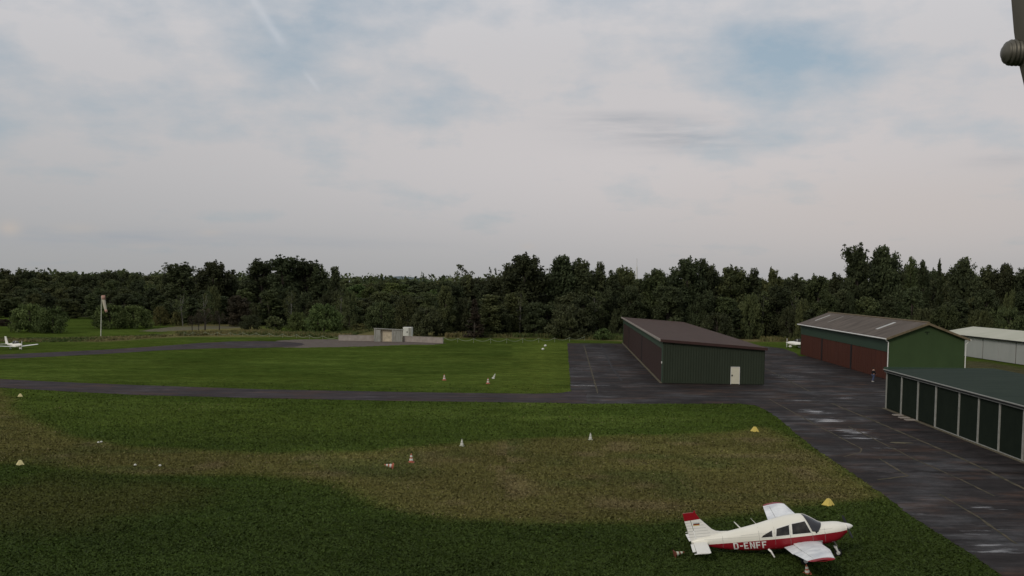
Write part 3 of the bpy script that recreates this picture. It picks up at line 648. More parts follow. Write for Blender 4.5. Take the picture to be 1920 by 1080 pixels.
# ------------------------------------------------------------------ cones and markers
def mk_cone(label, loc, h=.55, mats=('cone_orange', 'cone_white'), group='traffic cones standing on the grass', fallen=None):
    o = empty('traffic_cone', loc, 0, label=label, cat='cone', group=group); s_ = h/.60
    bs = MB().box(-.19*s_, .19*s_, -.19*s_, .19*s_, 0, .035*s_)
    bs.build('base', M[mats[0]], o)
    def fr(z0, z1, q=0): r = lambda z: .145-.115*(z/.55); return MB().tube([(0, 0, z0*s_), (0, 0, z1*s_)], [(r(z0)+q)*s_, (r(z1)+q)*s_], 14)
    fr(.036, .55).build('cone_body', M[mats[0]], o)
    fr(.13, .25, .006).build('stripe', M[mats[1]], o); fr(.34, .45, .006).build('stripe', M[mats[1]], o)
    if fallen is not None: o.rotation_euler = (R(78), 0, fallen); o.location = loc+Vector((0, 0, .16*s_))
    return o
mk_cone('orange and white cone upright near the left end of the dry mown track', gp(771, 867), .62)
mk_cone('white striped cone standing alone on the edge of the mown track', gp(866, 836.5), .55, ('cone_faded', 'cone_white'))
mk_cone('single pale cone at the upper track edge, left of the yellow apron marker', gp(1107, 824.5), .55, ('cone_faded', 'cone_white'))
mk_cone('small orange cone alone on the grass beyond the taxiway', gp(833, 712.8), .75)
mk_cone('small orange cone beside the pale one on the grass beyond the taxiway', gp(915, 719.5), .72)
mk_cone('pale white cone leaning beside an orange one beyond the taxiway', gp(925, 710), .7, ('cone_white', 'cone_faded')).rotation_euler = (0, R(20), 0)
mk_cone('knocked over orange cone lying left of the upright orange one', gp(737, 879), .6, fallen=R(-75))
mk_cone('orange cone tilted under the near wing of the red and white aircraft', gp(1514, 1076), .46).rotation_euler = (R(14), R(-12), 0)
mk_cone('dirty orange cone lying on the grass behind the aircraft tail', gp(1264, 1045), .48, ('cone_dirty', 'cone_faded'), fallen=R(95))
def marker(label, px, py, s_=1., mt='marker_yellow', low=False):
    P = gp(px, py); o = empty('field_marker', P, R(px % 40), label=label, cat='marker', group='yellow markers along the mown track')
    h = .36*s_; w = .24*s_; t_ = .07*s_
    MB().add([(-w, -w, .02), (w, -w, .02), (w, w, .02), (-w, w, .02), (-t_, -t_, h), (t_, -t_, h), (t_, t_, h), (-t_, t_, h)], [(3, 2, 1, 0), (4, 5, 6, 7), (0, 1, 5, 4), (1, 2, 6, 5), (2, 3, 7, 6), (3, 0, 4, 7)]).build('body', M[mt], o)
    MB().box(-w*1.08, w*1.08, -w*1.08, w*1.08, 0, .03*s_).build('base', M[mt], o)
    return o
marker('yellow pyramid marker on the grass just beyond the red and white aircraft', 1553, 947, .95)
marker('yellow pyramid marker near the corner of the apron and mown track', 1415, 809, 1.05)
marker('pale yellow marker at the far left just below the taxiway', 38, 743.5, .80, 'marker_pale')
marker('pale yellow marker at the far left, lower edge of the mown track', 38, 871.5, .82, 'marker_pale')
for (px, py, l) in ((184.5, 831, 'small white stone at upper track edge, left of a pair'), (190, 830, 'small white stone at upper track edge, right of a pair'), (253.5, 873.5, 'small pale stone alone on the track, left of the other'), (300, 874.5, 'small pale stone alone on the track, right of the other'),
                    (1018, 656.5, 'small white ball shaped marker by the far grass edge, nearer one'), (1022.5, 650, 'small white ball shaped marker by the far grass edge, farther one')):
    P = gp(px, py); r_ = .085 if py > 700 else .26
    mb = MB(); mb.ball((0, 0, r_*.7), (r_, r_, r_*.8)); o = mb.build('marker_stone', M['cone_white'], None, True); o.location = P; tag(o, l, 'marker', 'small white markers on the grass')

# ------------------------------------------------------------------ windsock
P = gp(189, 632.5); hW = zat(P, 556)
ws = empty('windsock', P, 0, label='limp red and white windsock on a pale pole left of the field', cat='windsock'); lean = .30
MB().tube([(0, 0, 0), (lean, 0, hW)], [.11, .07], 10).build('pole', M['cone_faded'], ws)
MB().tube([(lean-.05, 0, hW), (lean+.35, 0, hW+.05)], .05, 8).build('arm', M['steel'], ws)
sb = [(lean+.35, 0, hW+.25), (lean+.40, 0, hW-.6), (lean+.55, 0, hW-1.5), (lean+.72, 0, hW-2.4), (lean+.95, 0, hW-3.2)]
rs_ = [.34, .34, .30, .26, .2]
skk = MB().tube(sb, rs_, 12).build('sock', M['sock_white'], ws, True)
def lerp(a_, b_, t_): return tuple(a_[i]+(b_[i]-a_[i])*t_ for i in range(3))
MB().tube([sb[0], sb[1]], [.355, .355], 12).build('stripe', M['sock_red'], skk, True)
MB().tube([lerp(sb[3], sb[4], .3), lerp(sb[3], sb[4], .9)], [.26, .235], 12).build('stripe', M['sock_red'], skk, True)

# ------------------------------------------------------------------ far mast
P = dp(1194, 500, 1500); mm = empty('radio_mast', (P.x, P.y, 0), 0, label='slim white mast far away above the treetops', cat='mast')
MB().tube([(0, 0, 0), (0, 0, P.z)], [2.0, 1.2], 8).build('tower', M['white_paint'], mm); MB().tube([(0, 0, P.z), (0, 0, P.z+12)], .35, 6).build('antenna', M['white_paint'], mm)

# ------------------------------------------------------------------ camera mast with clamp
cm = empty('camera_mast', (.365, .62, 0), 0, label='weathered metal clamp with a bolt at the top right picture corner', cat='clamp')
MB().tube([(.005, 0, 0), (.005, 0, 13.2)], .030, 16).build('pole', M['galv'], cm, True)
P0 = dp(1897, 0, .60); 
edge = [(1893, -60), (1896, 0), (1901, 60), (1908, 110), (1921, 165), (1940, 205)]
g_ = []
for px, py in edge:
    a_ = dp(px, py, .60)-Vector(cm.location); row = []
    for t_ in range(7):
        th = PI*t_/6; row.append((a_.x+.010-.010*math.cos(th) if t_ < 6 else a_.x+.02, a_.y-.012*math.sin(th), a_.z))
    g_.append(row)
MB().sheet(g_).build('strap', M['galv'], cm, True)
c_ = dp(1893, 102, .60)-Vector(cm.location)
mb = MB(); rr_ = .0072
pts = []; rad = []
for i in range(37):
    t_ = i/36; pts.append((c_.x-.0046+.020*t_, c_.y, c_.z+.001)); base_ = rr_*math.sqrt(max(0, 1-(1-min(1, t_*3.2))**2))+.0004; rad.append(base_*(1-.10*(i % 4 in (2, 3))))
mb.tube(pts, rad, 20); mb.build('bolt', M['galv'], cm, True)

# ------------------------------------------------------------------ light aircraft
class Fus:
    def __init__(s, st, nl=3.6, nu=2.3):
        a_ = np.array(sorted(st)); s.x = np.linspace(a_[0, 0], a_[-1, 0], 90)
        def sm(c):
            v = np.interp(s.x, a_[:, 0], a_[:, c]); k_ = np.ones(5)/5
            p = np.concatenate([np.full(2, v[0]), v, np.full(2, v[-1])]); return np.convolve(p, k_, 'valid')
        s.zb, s.zt, s.hw, s.zw = (sm(i) for i in (1, 2, 3, 4)); s.nl = nl; s.nu = nu
    def par(s, x): return [float(np.interp(x, s.x, v)) for v in (s.zb, s.zt, s.hw, s.zw)]
    def y(s, x, z):
        zb, zt, hw, zw = s.par(x)
        r_, n_ = ((z-zw)/(zt-zw), s.nu) if z > zw else ((zw-z)/(zw-zb), s.nl)
        return hw*max(0, 1-min(1, abs(r_))**n_)**(1/n_)
    def ring(s, x, n=32, off=0):
        zb, zt, hw, zw = s.par(x); out = []
        for k_ in range(n):
            a_ = 2*PI*k_/n; c, si = math.cos(a_), math.sin(a_); nn_ = s.nu if c > 0 else s.nl
            out.append((x, (hw+off)*math.copysign(abs(si)**(2/nn_), si), zw+((zt-zw+off) if c > 0 else (zw-zb+off))*math.copysign(abs(c)**(2/nn_), c)))
        return out
    def mesh(s):
        mb = MB(); rows = [s.ring(x) for x in s.x]; n = 32
        for r_ in rows: mb.v += r_
        for i in range(len(rows)-1):
            for k_ in range(n): mb.f.append((i*n+k_, i*n+(k_+1) % n, (i+1)*n+(k_+1) % n, (i+1)*n+k_))
        mb.f.append(tuple(range(n))); mb.f.append(tuple((len(rows)-1)*n+k_ for k_ in range(n-1, -1, -1)))
        return mb
    def patch(s, q, side, off, n=6, flip=False):      # q: 4 corners (x,z) around
        g = []
        for i in range(n+1):
            u = i/n; a0 = (q[0][0]+(q[3][0]-q[0][0])*u, q[0][1]+(q[3][1]-q[0][1])*u); b0 = (q[1][0]+(q[2][0]-q[1][0])*u, q[1][1]+(q[2][1]-q[1][1])*u); row = []
            for j in range(n+1):
                v_ = j/n; x = a0[0]+(b0[0]-a0[0])*v_; z = a0[1]+(b0[1]-a0[1])*v_; row.append((x, side*(s.y(x, z)+off), z))
            g.append(row)
        return MB().sheet(g)
def grow(q, d):
    c = (sum(p[0] for p in q)/len(q), sum(p[1] for p in q)/len(q)); o = []
    for p in q:
        v_ = Vector((p[0]-c[0], p[1]-c[1])); sx = math.copysign(d, v_.x); sz = math.copysign(d, v_.y); o.append((p[0]+sx, p[1]+sz))
    return o
def airfoil(c, t=.13, n=9, a_=0., b_=1.):            # points round a chord slice a..b, (x back, z)
    th = lambda x: 5*t*c*(.2969*math.sqrt(x)-.126*x-.3516*x*x+.2843*x**3-.1015*x**4)
    xs_ = [a_+(b_-a_)*(1-math.cos(PI*i/n))/2 for i in range(n+1)]
    up = [(x*c, th(x)+.02*c*math.sin(PI*x)+.002) for x in xs_]; dn = [(x*c, -th(x)*.65+.02*c*math.sin(PI*x)-.002) for x in reversed(xs_)]
    return up+dn
def surface(secs, a_=0., b_=1., vertical=False, t=.13, drop=0.):     # secs: (span, le_x, chord, z)
    mb = MB(); rows = []
    for sp_, le, c, z in secs:
        pr = airfoil(c, t, 9, a_, b_)
        rows.append([(le-x, sp_, z+zz_-drop) if not vertical else (le-x, zz_, sp_) for x, zz_ in pr])
    n = len(rows[0])
    for r_ in rows: mb.v += r_
    for i in range(len(rows)-1):
        for k_ in range(n): mb.f.append((i*n+k_, i*n+(k_+1) % n, (i+1)*n+(k_+1) % n, (i+1)*n+k_))
    mb.f.append(tuple(range(n))); mb.f.append(tuple((len(rows)-1)*n+k_ for k_ in range(n-1, -1, -1)))
    return mb
def wheel(mb_name, c, r_, w_, parent, tilt=0):
    o = MB().tube([(c[0], c[1]-w_/2, c[2]), (c[0], c[1]-w_/4, c[2]), (c[0], c[1]+w_/4, c[2]), (c[0], c[1]+w_/2, c[2])], [r_*.82, r_, r_, r_*.82], 18).build(mb_name, M['rubber'], parent, False)
    MB().tube([(c[0], c[1]-w_*.53, c[2]), (c[0], c[1]+w_*.53, c[2])], r_*.5, 12).build('rim', M['white_paint'], o)
    return o
# livery of the near aircraft: cream above, red below a line along the side
m = pm('fuselage_paint', (.82, .79, .69), (.74, .71, .61), 1.0, .3, spec=.4); t = m.node_tree; b = t.nodes['Principled BSDF']
src = b.inputs['Base Color'].links[0].from_socket; tcn = t.nodes.new('ShaderNodeTexCoord'); sx_ = t.nodes.new('ShaderNodeSeparateXYZ'); t.links.new(tcn.outputs['Object'], sx_.inputs[0])
ln = t.nodes.new('ShaderNodeMath'); ln.operation = 'MULTIPLY_ADD'; t.links.new(sx_.outputs[0], ln.inputs[0]); ln.inputs[1].default_value = .030; ln.inputs[2].default_value = .985
lt = t.nodes.new('ShaderNodeMath'); lt.operation = 'LESS_THAN'; t.links.new(sx_.outputs[2], lt.inputs[0]); t.links.new(ln.outputs[0], lt.inputs[1])
mr_ = t.nodes.new('ShaderNodeMix'); mr_.data_type = 'RGBA'; t.links.new(lt.outputs[0], mr_.inputs[0]); t.links.new(src, mr_.inputs[6]); mr_.inputs[7].default_value = (.23, .010, .017, 1); t.links.new(mr_.outputs[2], b.inputs['Base Color'])
M['fus_paint'] = m

PS, PP = .945, .112
ac = empty('light_aircraft', (12.22, 42.3, 0.0), -.069, label='red and white low-wing light aircraft lettered D-ENFF parked on the grass', cat='aircraft')
ac.rotation_euler = (0, -PP, -.069); ac.scale = (PS,)*3
fus = Fus([(-4.68, .92, 1.02, .04, .97), (-4.5, .84, 1.12, .10, .98), (-4.0, .75, 1.20, .18, .97), (-3.2, .57, 1.32, .30, .97), (-2.4, .46, 1.45, .41, .96), (-1.8, .42, 1.56, .48, .95), (-1.2, .42, 1.70, .53, .93),
           (-.5, .41, 1.85, .57, .92), (0, .42, 1.89, .58, .92), (.30, .43, 1.89, .58, .93), (.7, .45, 1.66, .58, .94), (1.05, .47, 1.40, .56, .96), (1.3, .49, 1.40, .53, .98), (1.7, .56, 1.39, .49, 1.0), (1.95, .70, 1.36, .43, 1.04), (2.12, .86, 1.30, .33, 1.09), (2.17, .93, 1.26, .26, 1.1)])
fo = fus.mesh().build('fuselage', M['fus_paint'], ac, True)
# windscreen
g_ = []; A_ = 1.32
for i in range(13):
    v_ = i/12; row = []
    for j in range(25):
        a_ = -A_+2*A_*j/24; k_ = abs(a_)/A_; x0 = .26+.34*k_**1.3; x1 = 1.08-.22*k_**2.2; x = x0+(x1-x0)*v_
        zb, zt, hw, zw = fus.par(x); zt += .012; c, si = math.cos(a_*1.0), math.sin(a_); row.append((x, (hw+.012)*math.copysign(abs(si)**(2/2.3), si), zw+(zt-zw)*abs(c)**(2/2.3)))
    g_.append(row)
MB().sheet(g_).build('windscreen', M['windscreen'], ac, True)
MB().tube([g_[i][12] for i in range(13)], .012, 6).build('windscreen_bar', M['plane_white'], ac)
wins = [[(-.27, 1.12), (.54, 1.13), (.33, 1.63), (-.25, 1.56)], [(-.98, 1.09), (-.40, 1.11), (-.38, 1.53), (-.93, 1.40)], [(-1.62, 1.07), (-1.14, 1.08), (-1.14, 1.35), (-1.54, 1.16)]]
for sd_ in (-1, 1):
    for q in wins:
        f_ = fus.patch(grow(q, .035), sd_, .006).build('window', M['plane_white'], ac, True)
        fus.patch(q, sd_, .014).build('pane', M['glass'], f_, True)
# door outline and panel seams
mb = MB()
def seam(pts, w=.006, side=-1):
    g = []
    for (x0, z0), (x1, z1) in zip(pts, pts[1:]):
        mb.tube([(x0+(x1-x0)*k_/6, side*(fus.y(x0+(x1-x0)*k_/6, z0+(z1-z0)*k_/6)+.002), z0+(z1-z0)*k_/6) for k_ in range(7)], w, 4)
seam([(-.36, .62), (-.36, 1.1), (-.34, 1.55)]); seam([(.62, .62), (.60, 1.05), (.44, 1.5)]); seam([(1.15, .55), (1.15, 1.36)]); seam([(-1.7, .5), (-1.72, 1.5)]); seam([(-3.3, .7), (-3.3, 1.28)]); seam([(-2.5, 1.2), (-1.75, 1.24), (2.1, 1.2)], .003)
seam([(-1.02, .55), (-1.04, 1.65)], .004); seam([(-4.1, 1.1), (-1.75, 1.12)], .003)
mb.build('panel_seam', M['panel_line'], ac)
MB().tube([(.75, -.575, 1.13), (.80, -.60, 1.13)], .04, 10).build('air_intake', M['black'], ac)
MB().box(2.10, 2.16, -.24, -.10, 1.02, 1.14).box(2.10, 2.16, .10, .24, 1.02, 1.14).build('cooling_inlet', M['black'], ac)
# lettering on the near side
GL = {'D': [[(0, 0), (.22, 0), (.22, 1), (0, 1)], [(.22, .82), (.62, .82), (.72, 1-.18), (.56, 1), (.22, 1)], [(.22, 0), (.56, 0), (.75, .18), (.62, .18), (.22, .18)], [(.53, .18), (.75, .18), (.75, .82), (.53, .82)]],
      '-': [[(.05, .40), (.5, .40), (.5, .58), (.05, .58)]],
      'E': [[(0, 0), (.22, 0), (.22, 1), (0, 1)], [(.22, .82), (.68, .82), (.68, 1), (.22, 1)], [(.22, .41), (.58, .41), (.58, .59), (.22, .59)], [(.22, 0), (.68, 0), (.68, .18), (.22, .18)]],
      'F': [[(0, 0), (.22, 0), (.22, 1), (0, 1)], [(.22, .82), (.68, .82), (.68, 1), (.22, 1)], [(.22, .41), (.58, .41), (.58, .59), (.22, .59)]],
      'N': [[(0, 0), (.21, 0), (.21, 1), (0, 1)], [(.54, 0), (.75, 0), (.75, 1), (.54, 1)], [(.21, .72), (.54, 0.0), (.54, .30), (.21, 1)]]}
def letters(word, x0, z0, H, side, parent):
    x = x0; mb = MB()
    for ch in word:
        adv = .66 if ch == '-' else .92
        for poly in GL[ch]:
            if len(poly) == 5: poly = [poly[0], poly[1], poly[2], poly[4]]if False else poly
            P_ = [(x+px_*H*.92+(-pz_*.10*H), z0(x+px_*H)+pz_*H) for px_, pz_ in poly]
            if len(P_) == 5: quads = [[P_[0], P_[1], P_[2], P_[3]], [P_[0], P_[3], P_[4], P_[4]]]
            else: quads = [P_]
            for q in quads:
                if side > 0: pass
                s2 = fus.patch(q, side, .010, 4); mb.add(s2.v, s2.f)
        x += adv*H*.92
    return mb.build('registration', M['white_paint'], parent)
letters('D-ENFF', -2.84, lambda x: .585, .31, -1, ac)
# wings, flaps, ailerons, red tips
def wing_secs(s_):
    return [(s_*.50, 1.02, 1.72, .60), (s_*.95, .90, 1.60, .66), (s_*2.7, .86, 1.58, .87), (s_*5.05, .50, 1.08, 1.17)]
def cut(secs, y0, y1):
    ys_ = [abs(q[0]) for q in secs]; s_ = math.copysign(1, secs[-1][0]); pts = sorted(set([y0, y1]+[y for y in ys_ if y0 < y < y1]))
    return [(s_*y,)+tuple(float(np.interp(y, ys_, [q[k_] for q in secs])) for k_ in (1, 2, 3)) for y in pts]
for s_ in (-1, 1):
    W_ = wing_secs(s_)
    wo_ = surface(W_, 0, .74).build('wing', M['wing_white'], ac, False)
    surface(cut(W_, .68, 2.78), .755, 1., drop=.035).build('flap', M['wing_white'], wo_)
    surface(cut(W_, 2.82, 4.85), .755, 1., drop=.004).build('aileron', M['wing_white'], wo_)
    surface(cut(W_, 4.88, 5.05), .742, 1.).build('trailing_edge', M['wing_white'], wo_)
    surface([(s_*5.055, .50, 1.08, 1.17), (s_*5.2, .44, 1.00, 1.19), (s_*5.30, .34, .80, 1.205), (s_*5.35, .16, .5, 1.21)], 0, 1).build('wing_tip', M['plane_red'], wo_, True)
    MB().tube([(.35, s_*3.0, 1.02), (.35, s_*3.0, 1.035)], .05, 12).build('fuel_cap', M['cone_white'], wo_)
    MB().box(-.1, 1.0, s_*.62-.02 if s_ > 0 else -.64, s_*.62+.02 if s_ > 0 else -.60, .70, .745).build('wing_walk', M['panel_line'], wo_)
    # main gear
    gg = MB().tube([(.05, s_*1.52, .72), (.0, s_*1.52, .2)], [.06, .04], 10).build('main_gear', M['white_paint'], ac)
    wheel('wheel', (0, s_*(1.52+.09), .20), .20, .15, gg)
# stabilator
for s_ in (-1, 1):
    st_ = surface([(s_*.06, -3.98, .76, .96), (s_*1.93, -4.02, .76, .96)], 0, .8, t=.09).build('stabilator', M['plane_white'], ac)
    surface([(s_*.30, -3.98, .76, .96), (s_*1.60, -4.02, .76, .96)], .82, 1., t=.09).build('trim_tab', M['plane_white'], st_)
    surface([(s_*1.935, -4.02, .76, .96), (s_*2.0, -4.10, .64, .96)], 0, .97, t=.08).build('tip', M['plane_white'], st_)
# fin and rudder with red cap and flag
fin = [(1.0, -3.60, .90, 0), (1.38, -3.72, .80, 0), (1.98, -4.30, .45, 0)]
def fin_part(name, prof, y_, mat, parent=ac):
    return MB().prism(prof, 'y', -y_, y_).build(name, mat, parent)
fp = fin_part('fin', [(-4.42, 1.05), (-3.2, 1.26), (-2.95, 1.36), (-3.35, 1.38), (-3.55, 1.42), (-3.72, 1.52), (-4.20, 2.02), (-4.62, 1.99)], .035, M['plane_white'])
ru = fin_part('rudder', [(-4.44, 1.04), (-4.64, 1.985), (-4.90, 1.97), (-4.68, 1.0)], .028, M['plane_white'])
fin_part('fin_cap', [(-4.20, 2.025), (-4.40, 2.34), (-4.95, 2.33), (-4.90, 1.975)], .038, M['plane_red'], fp)
mb = MB()
for k_ in range(6): z = 1.22+.13*k_; mb.box(-4.82-.05*k_*.3+.0, -4.50-.028*k_, -.031, -.0285, z, z+.01); mb.box(-4.44-.03*k_, -3.72-.085*k_, -.038, -.0355, z, z+.01)
mb.build('rib_line', M['panel_line'], fp)
for k_, mt in enumerate(('black', 'plane_red', 'marker_yellow')):
    MB().box(-4.52, -4.24, -.043, -.0385, 1.84-.035*k_-.035, 1.84-.035*k_-.001).build('flag', M[mt], fp)
MB().ball((-4.42, 0, 2.37), .05).build('beacon', M['plane_red'], fp)
# spinner, propeller
mb = MB(); mb.tube([(2.18, 0, 1.12), (2.22, 0, 1.12), (2.33, 0, 1.125), (2.42, 0, 1.13), (2.48, 0, 1.13), (2.51, 0, 1.13)], [.17, .165, .13, .085, .035, .005], 20); mb.build('spinner', M['plane_white'], ac, True)
mb = MB()
for s_ in (-1, 1):
    ang = R(24); rows = []
    for k_ in range(7):
        rr_ = .1+.72*k_/6; w_ = (.04, .05, .06, .06, .055, .05, .03)[k_]; tw = R(50-38*k_/6); cx_, cz_ = 0, 0
        u_ = Vector((0, math.cos(ang)*s_, math.sin(ang)*s_)); n_ = Vector((math.cos(tw), -math.sin(tw)*math.sin(ang)*s_, math.sin(tw)*math.cos(ang)*s_)); n2_ = u_.cross(n_).normalized()
        c0 = Vector((2.26, 0, 1.12))+u_*rr_; rows.append([c0+n_*w_, c0+n2_*.012, c0-n_*w_, c0-n2_*.012, c0+n_*w_])
    mb.sheet(rows)
mb.build('propeller', M['black'], ac)
# nose gear (extended strut, aircraft sits nose high)
nzx = 1.72; nz = -nzx*math.tan(PP)
ng = MB().tube([(1.62, 0, .62), (1.68, 0, nz+.42)], [.035, .03], 8).tube([(1.60, -.02, .5), (1.74, -.03, .30), (1.66, -.02, .22)], .018, 6).build('nose_gear', M['steel'], ac)
MB().tube([(1.66, -.10, nz+.45), (1.76, -.11, nz+.17)], [.05, .035], 8).tube([(1.66, .10, nz+.45), (1.76, .11, nz+.17)], [.05, .035], 8).box(1.60, 1.72, -.12, .12, nz+.42, nz+.47).build('fork', M['white_paint'], ng)
wheel('wheel', (1.76, 0, nz+.17), .17, .13, ng)
# step and aerials
MB().tube([(-1.35, -.42, .50), (-1.25, -.50, .40), (-1.12, -.55, .12)], [.05, .045, .03], 8).build('step', M['plane_white'], ac)
MB().tube([(-1.12, -.55, .12), (-1.05, -.56, .06)], .04, 6).build('step_pad', M['rubber'], ac)
MB().tube([(-2.42, 0, 1.42), (-2.70, 0, 1.76)], [.035, .018], 6).build('aerial', M['plane_white'], ac)
MB().tube([(-1.72, 0, 1.56), (-1.95, 0, 1.86)], [.012, .006], 5).build('aerial', M['plane_white'], ac)
MB().tube([(.22, 0, 1.78), (.34, 0, 1.90)], [.01, .006], 5).build('thermometer', M['steel'], ac)
MB().box(-3.05, -3.03, -.01, .01, 1.3, 1.42).build('aerial', M['dark_trim'], ac)

# ------------------------------------------------------------------ white sport aircraft
def sport(loc, rz, label):
    o = empty('sport_aircraft', loc, rz, label=label, cat='aircraft'); o.scale = (.83,)*3 if rz < 0 else (1,)*3
    f2 = Fus([(-3.9, .80, .95, .04, .88), (-3.0, .68, 1.0, .13, .85), (-1.8, .52, 1.15, .30, .82), (-.9, .42, 1.25, .45, .8), (0, .38, 1.25, .52, .8), (.8, .40, 1.22, .50, .82), (1.5, .50, 1.20, .42, .86), (1.95, .66, 1.12, .27, .9), (2.05, .78, 1.02, .14, .9)], 2.4, 2.2)
    f2.mesh().build('fuselage', M['plane_white'], o, True)
    MB().ball((-.15, 0, 1.18), (1.05, .42, .50), 16, 10).build('canopy', M['glass'], o, True)
    MB().tube([(.32, -.40, 1.1), (.30, -.25, 1.55), (.30, 0, 1.62), (.30, .25, 1.55), (.32, .40, 1.1)], .035, 6).build('canopy_frame', M['plane_white'], o)
    for s_ in (-1, 1):
        surface([(s_*.3, .72, 1.35, .50), (s_*4.1, .62, 1.05, .80), (s_*4.35, .45, .7, .83)], 0, 1).build('wing', M['plane_white'], o)
        surface([(s_*.05, -3.2, .62, .92), (s_*1.3, -3.28, .5, .92)], 0, 1, t=.09).build('tailplane', M['plane_white'], o)
        gg = MB().tube([(-.2, s_*.4, .5), (-.25, s_*.95, .22)], .04, 8).build('main_gear', M['plane_white'], o)
        MB().ball((-.2, s_*1.0, .22), (.34, .11, .17)).build('wheel_fairing', M['plane_white'], gg, True); wheel('wheel', (-.25, s_*1.0, .15), .15, .1, gg)
    MB().prism([(-2.7, .9), (-3.1, 1.15), (-3.75, 2.4), (-4.25, 2.4), (-3.92, .85)], 'y', -.06, .06).build('fin', M['plane_white'], o)
    gg = MB().tube([(1.35, 0, .55), (1.5, 0, .2)], .035, 8).build('nose_gear', M['plane_white'], o); MB().ball((1.5, 0, .24), (.32, .11, .19)).build('wheel_fairing', M['plane_white'], gg, True); wheel('wheel', (1.5, 0, .15), .15, .1, gg)
    MB().tube([(2.04, 0, .9), (2.15, 0, .9), (2.35, 0, .9)], [.14, .12, .01], 14).build('spinner', M['plane_white'], o, True)
    mb = MB(); mb.tube([(2.15, -.05, .05), (2.15, 0, .9), (2.15, .05, 1.75)], [.05, .06, .05], 6); mb.build('propeller', M['white_paint'], o)
    return o
P = gp(36, 655.5); sport((P.x-.9, P.y+.8, 0), R(-36), 'small white low-wing aircraft with dark canopy parked at the far left')
P = gp(1488, 652.5); sport((P.x+1.2, P.y+1.0, 0), R(168), 'white aircraft with only its nose showing behind the red hangar doors')

# ------------------------------------------------------------------ person
P = gp(1637, 716.3); pe = empty('person', P, R(20), label='person in dark top and blue jeans walking by the red hangar doors', cat='person')
def skinned(name, verts, edges, radii, mat, parent):
    me = bpy.data.meshes.new(name); me.from_pydata(verts, edges, []); me.materials.append(mat); o = bpy.data.objects.new(name, me); COL.objects.link(o); o.parent = parent
    md = o.modifiers.new('skin', 'SKIN'); me.skin_vertices[0].data[0].use_root = True
    for i, r_ in enumerate(radii): me.skin_vertices[0].data[i].radius = (r_, r_) if not isinstance(r_, tuple) else r_
    sb_ = o.modifiers.new('sub', 'SUBSURF'); sb_.levels = 1; sb_.render_levels = 2
    return o
BV = [(0, 0, .93), (0, 0, 1.12), (0, 0, 1.32), (0, 0, 1.45), (.02, 0, 1.52), (.03, 0, 1.60), (.03, 0, 1.70),
      (0, .17, 1.40), (-.02, .23, 1.14), (.14, .25, .96), (.20, .25, .90), (0, -.17, 1.40), (.04, -.23, 1.14), (.22, -.22, 1.00), (.28, -.21, .95),
      (0, .09, .86), (.12, .10, .48), (.06, .10, .10), (.17, .11, .04), (0, -.09, .86), (-.04, -.10, .48), (-.24, -.10, .14), (-.14, -.11, .05)]
BE = [(0, 1), (1, 2), (2, 3), (3, 4), (4, 5), (5, 6), (3, 7), (7, 8), (8, 9), (9, 10), (3, 11), (11, 12), (12, 13), (13, 14), (0, 15), (15, 16), (16, 17), (17, 18), (0, 19), (19, 20), (20, 21), (21, 22)]
BR = [.13, .12, .14, .10, .055, .085, .08, .07, .05, .035, .03, .07, .05, .035, .03, .10, .065, .045, .04, .10, .065, .045, .04]
skinned('body', BV, BE, BR, M['skin'], pe)
skinned('jacket', [BV[i] for i in (1, 2, 3, 7, 8, 9, 11, 12, 13, 0)], [(0, 1), (1, 2), (2, 3), (3, 4), (4, 5), (2, 6), (6, 7), (7, 8), (0, 9)], [.15, .17, .12, .09, .07, .05, .09, .07, .05, .155], M['dark_cloth'], pe)
skinned('trousers', [BV[i] for i in (0, 15, 16, 17, 19, 20, 21)], [(0, 1), (1, 2), (2, 3), (0, 4), (4, 5), (5, 6)], [.15, .12, .085, .07, .12, .085, .07], M['denim'], pe)
for a_ in ((.10, .11, .05), (-.19, -.11, .09)):
    mb = MB(); mb.ball((a_[0]+.03, a_[1], a_[2]), (.15, .055, .055)); mb.build('shoe', M['shoe'], pe, True)
mb = MB(); mb.ball((.0, 0, 1.67), (.115, .10, .115)); mb.build('hair', M['hair'], pe, True)
mb = MB(); mb.ball((.115, 0, 1.61), (.02, .015, .02), 8, 6); mb.build('nose', M['skin'], pe, True)

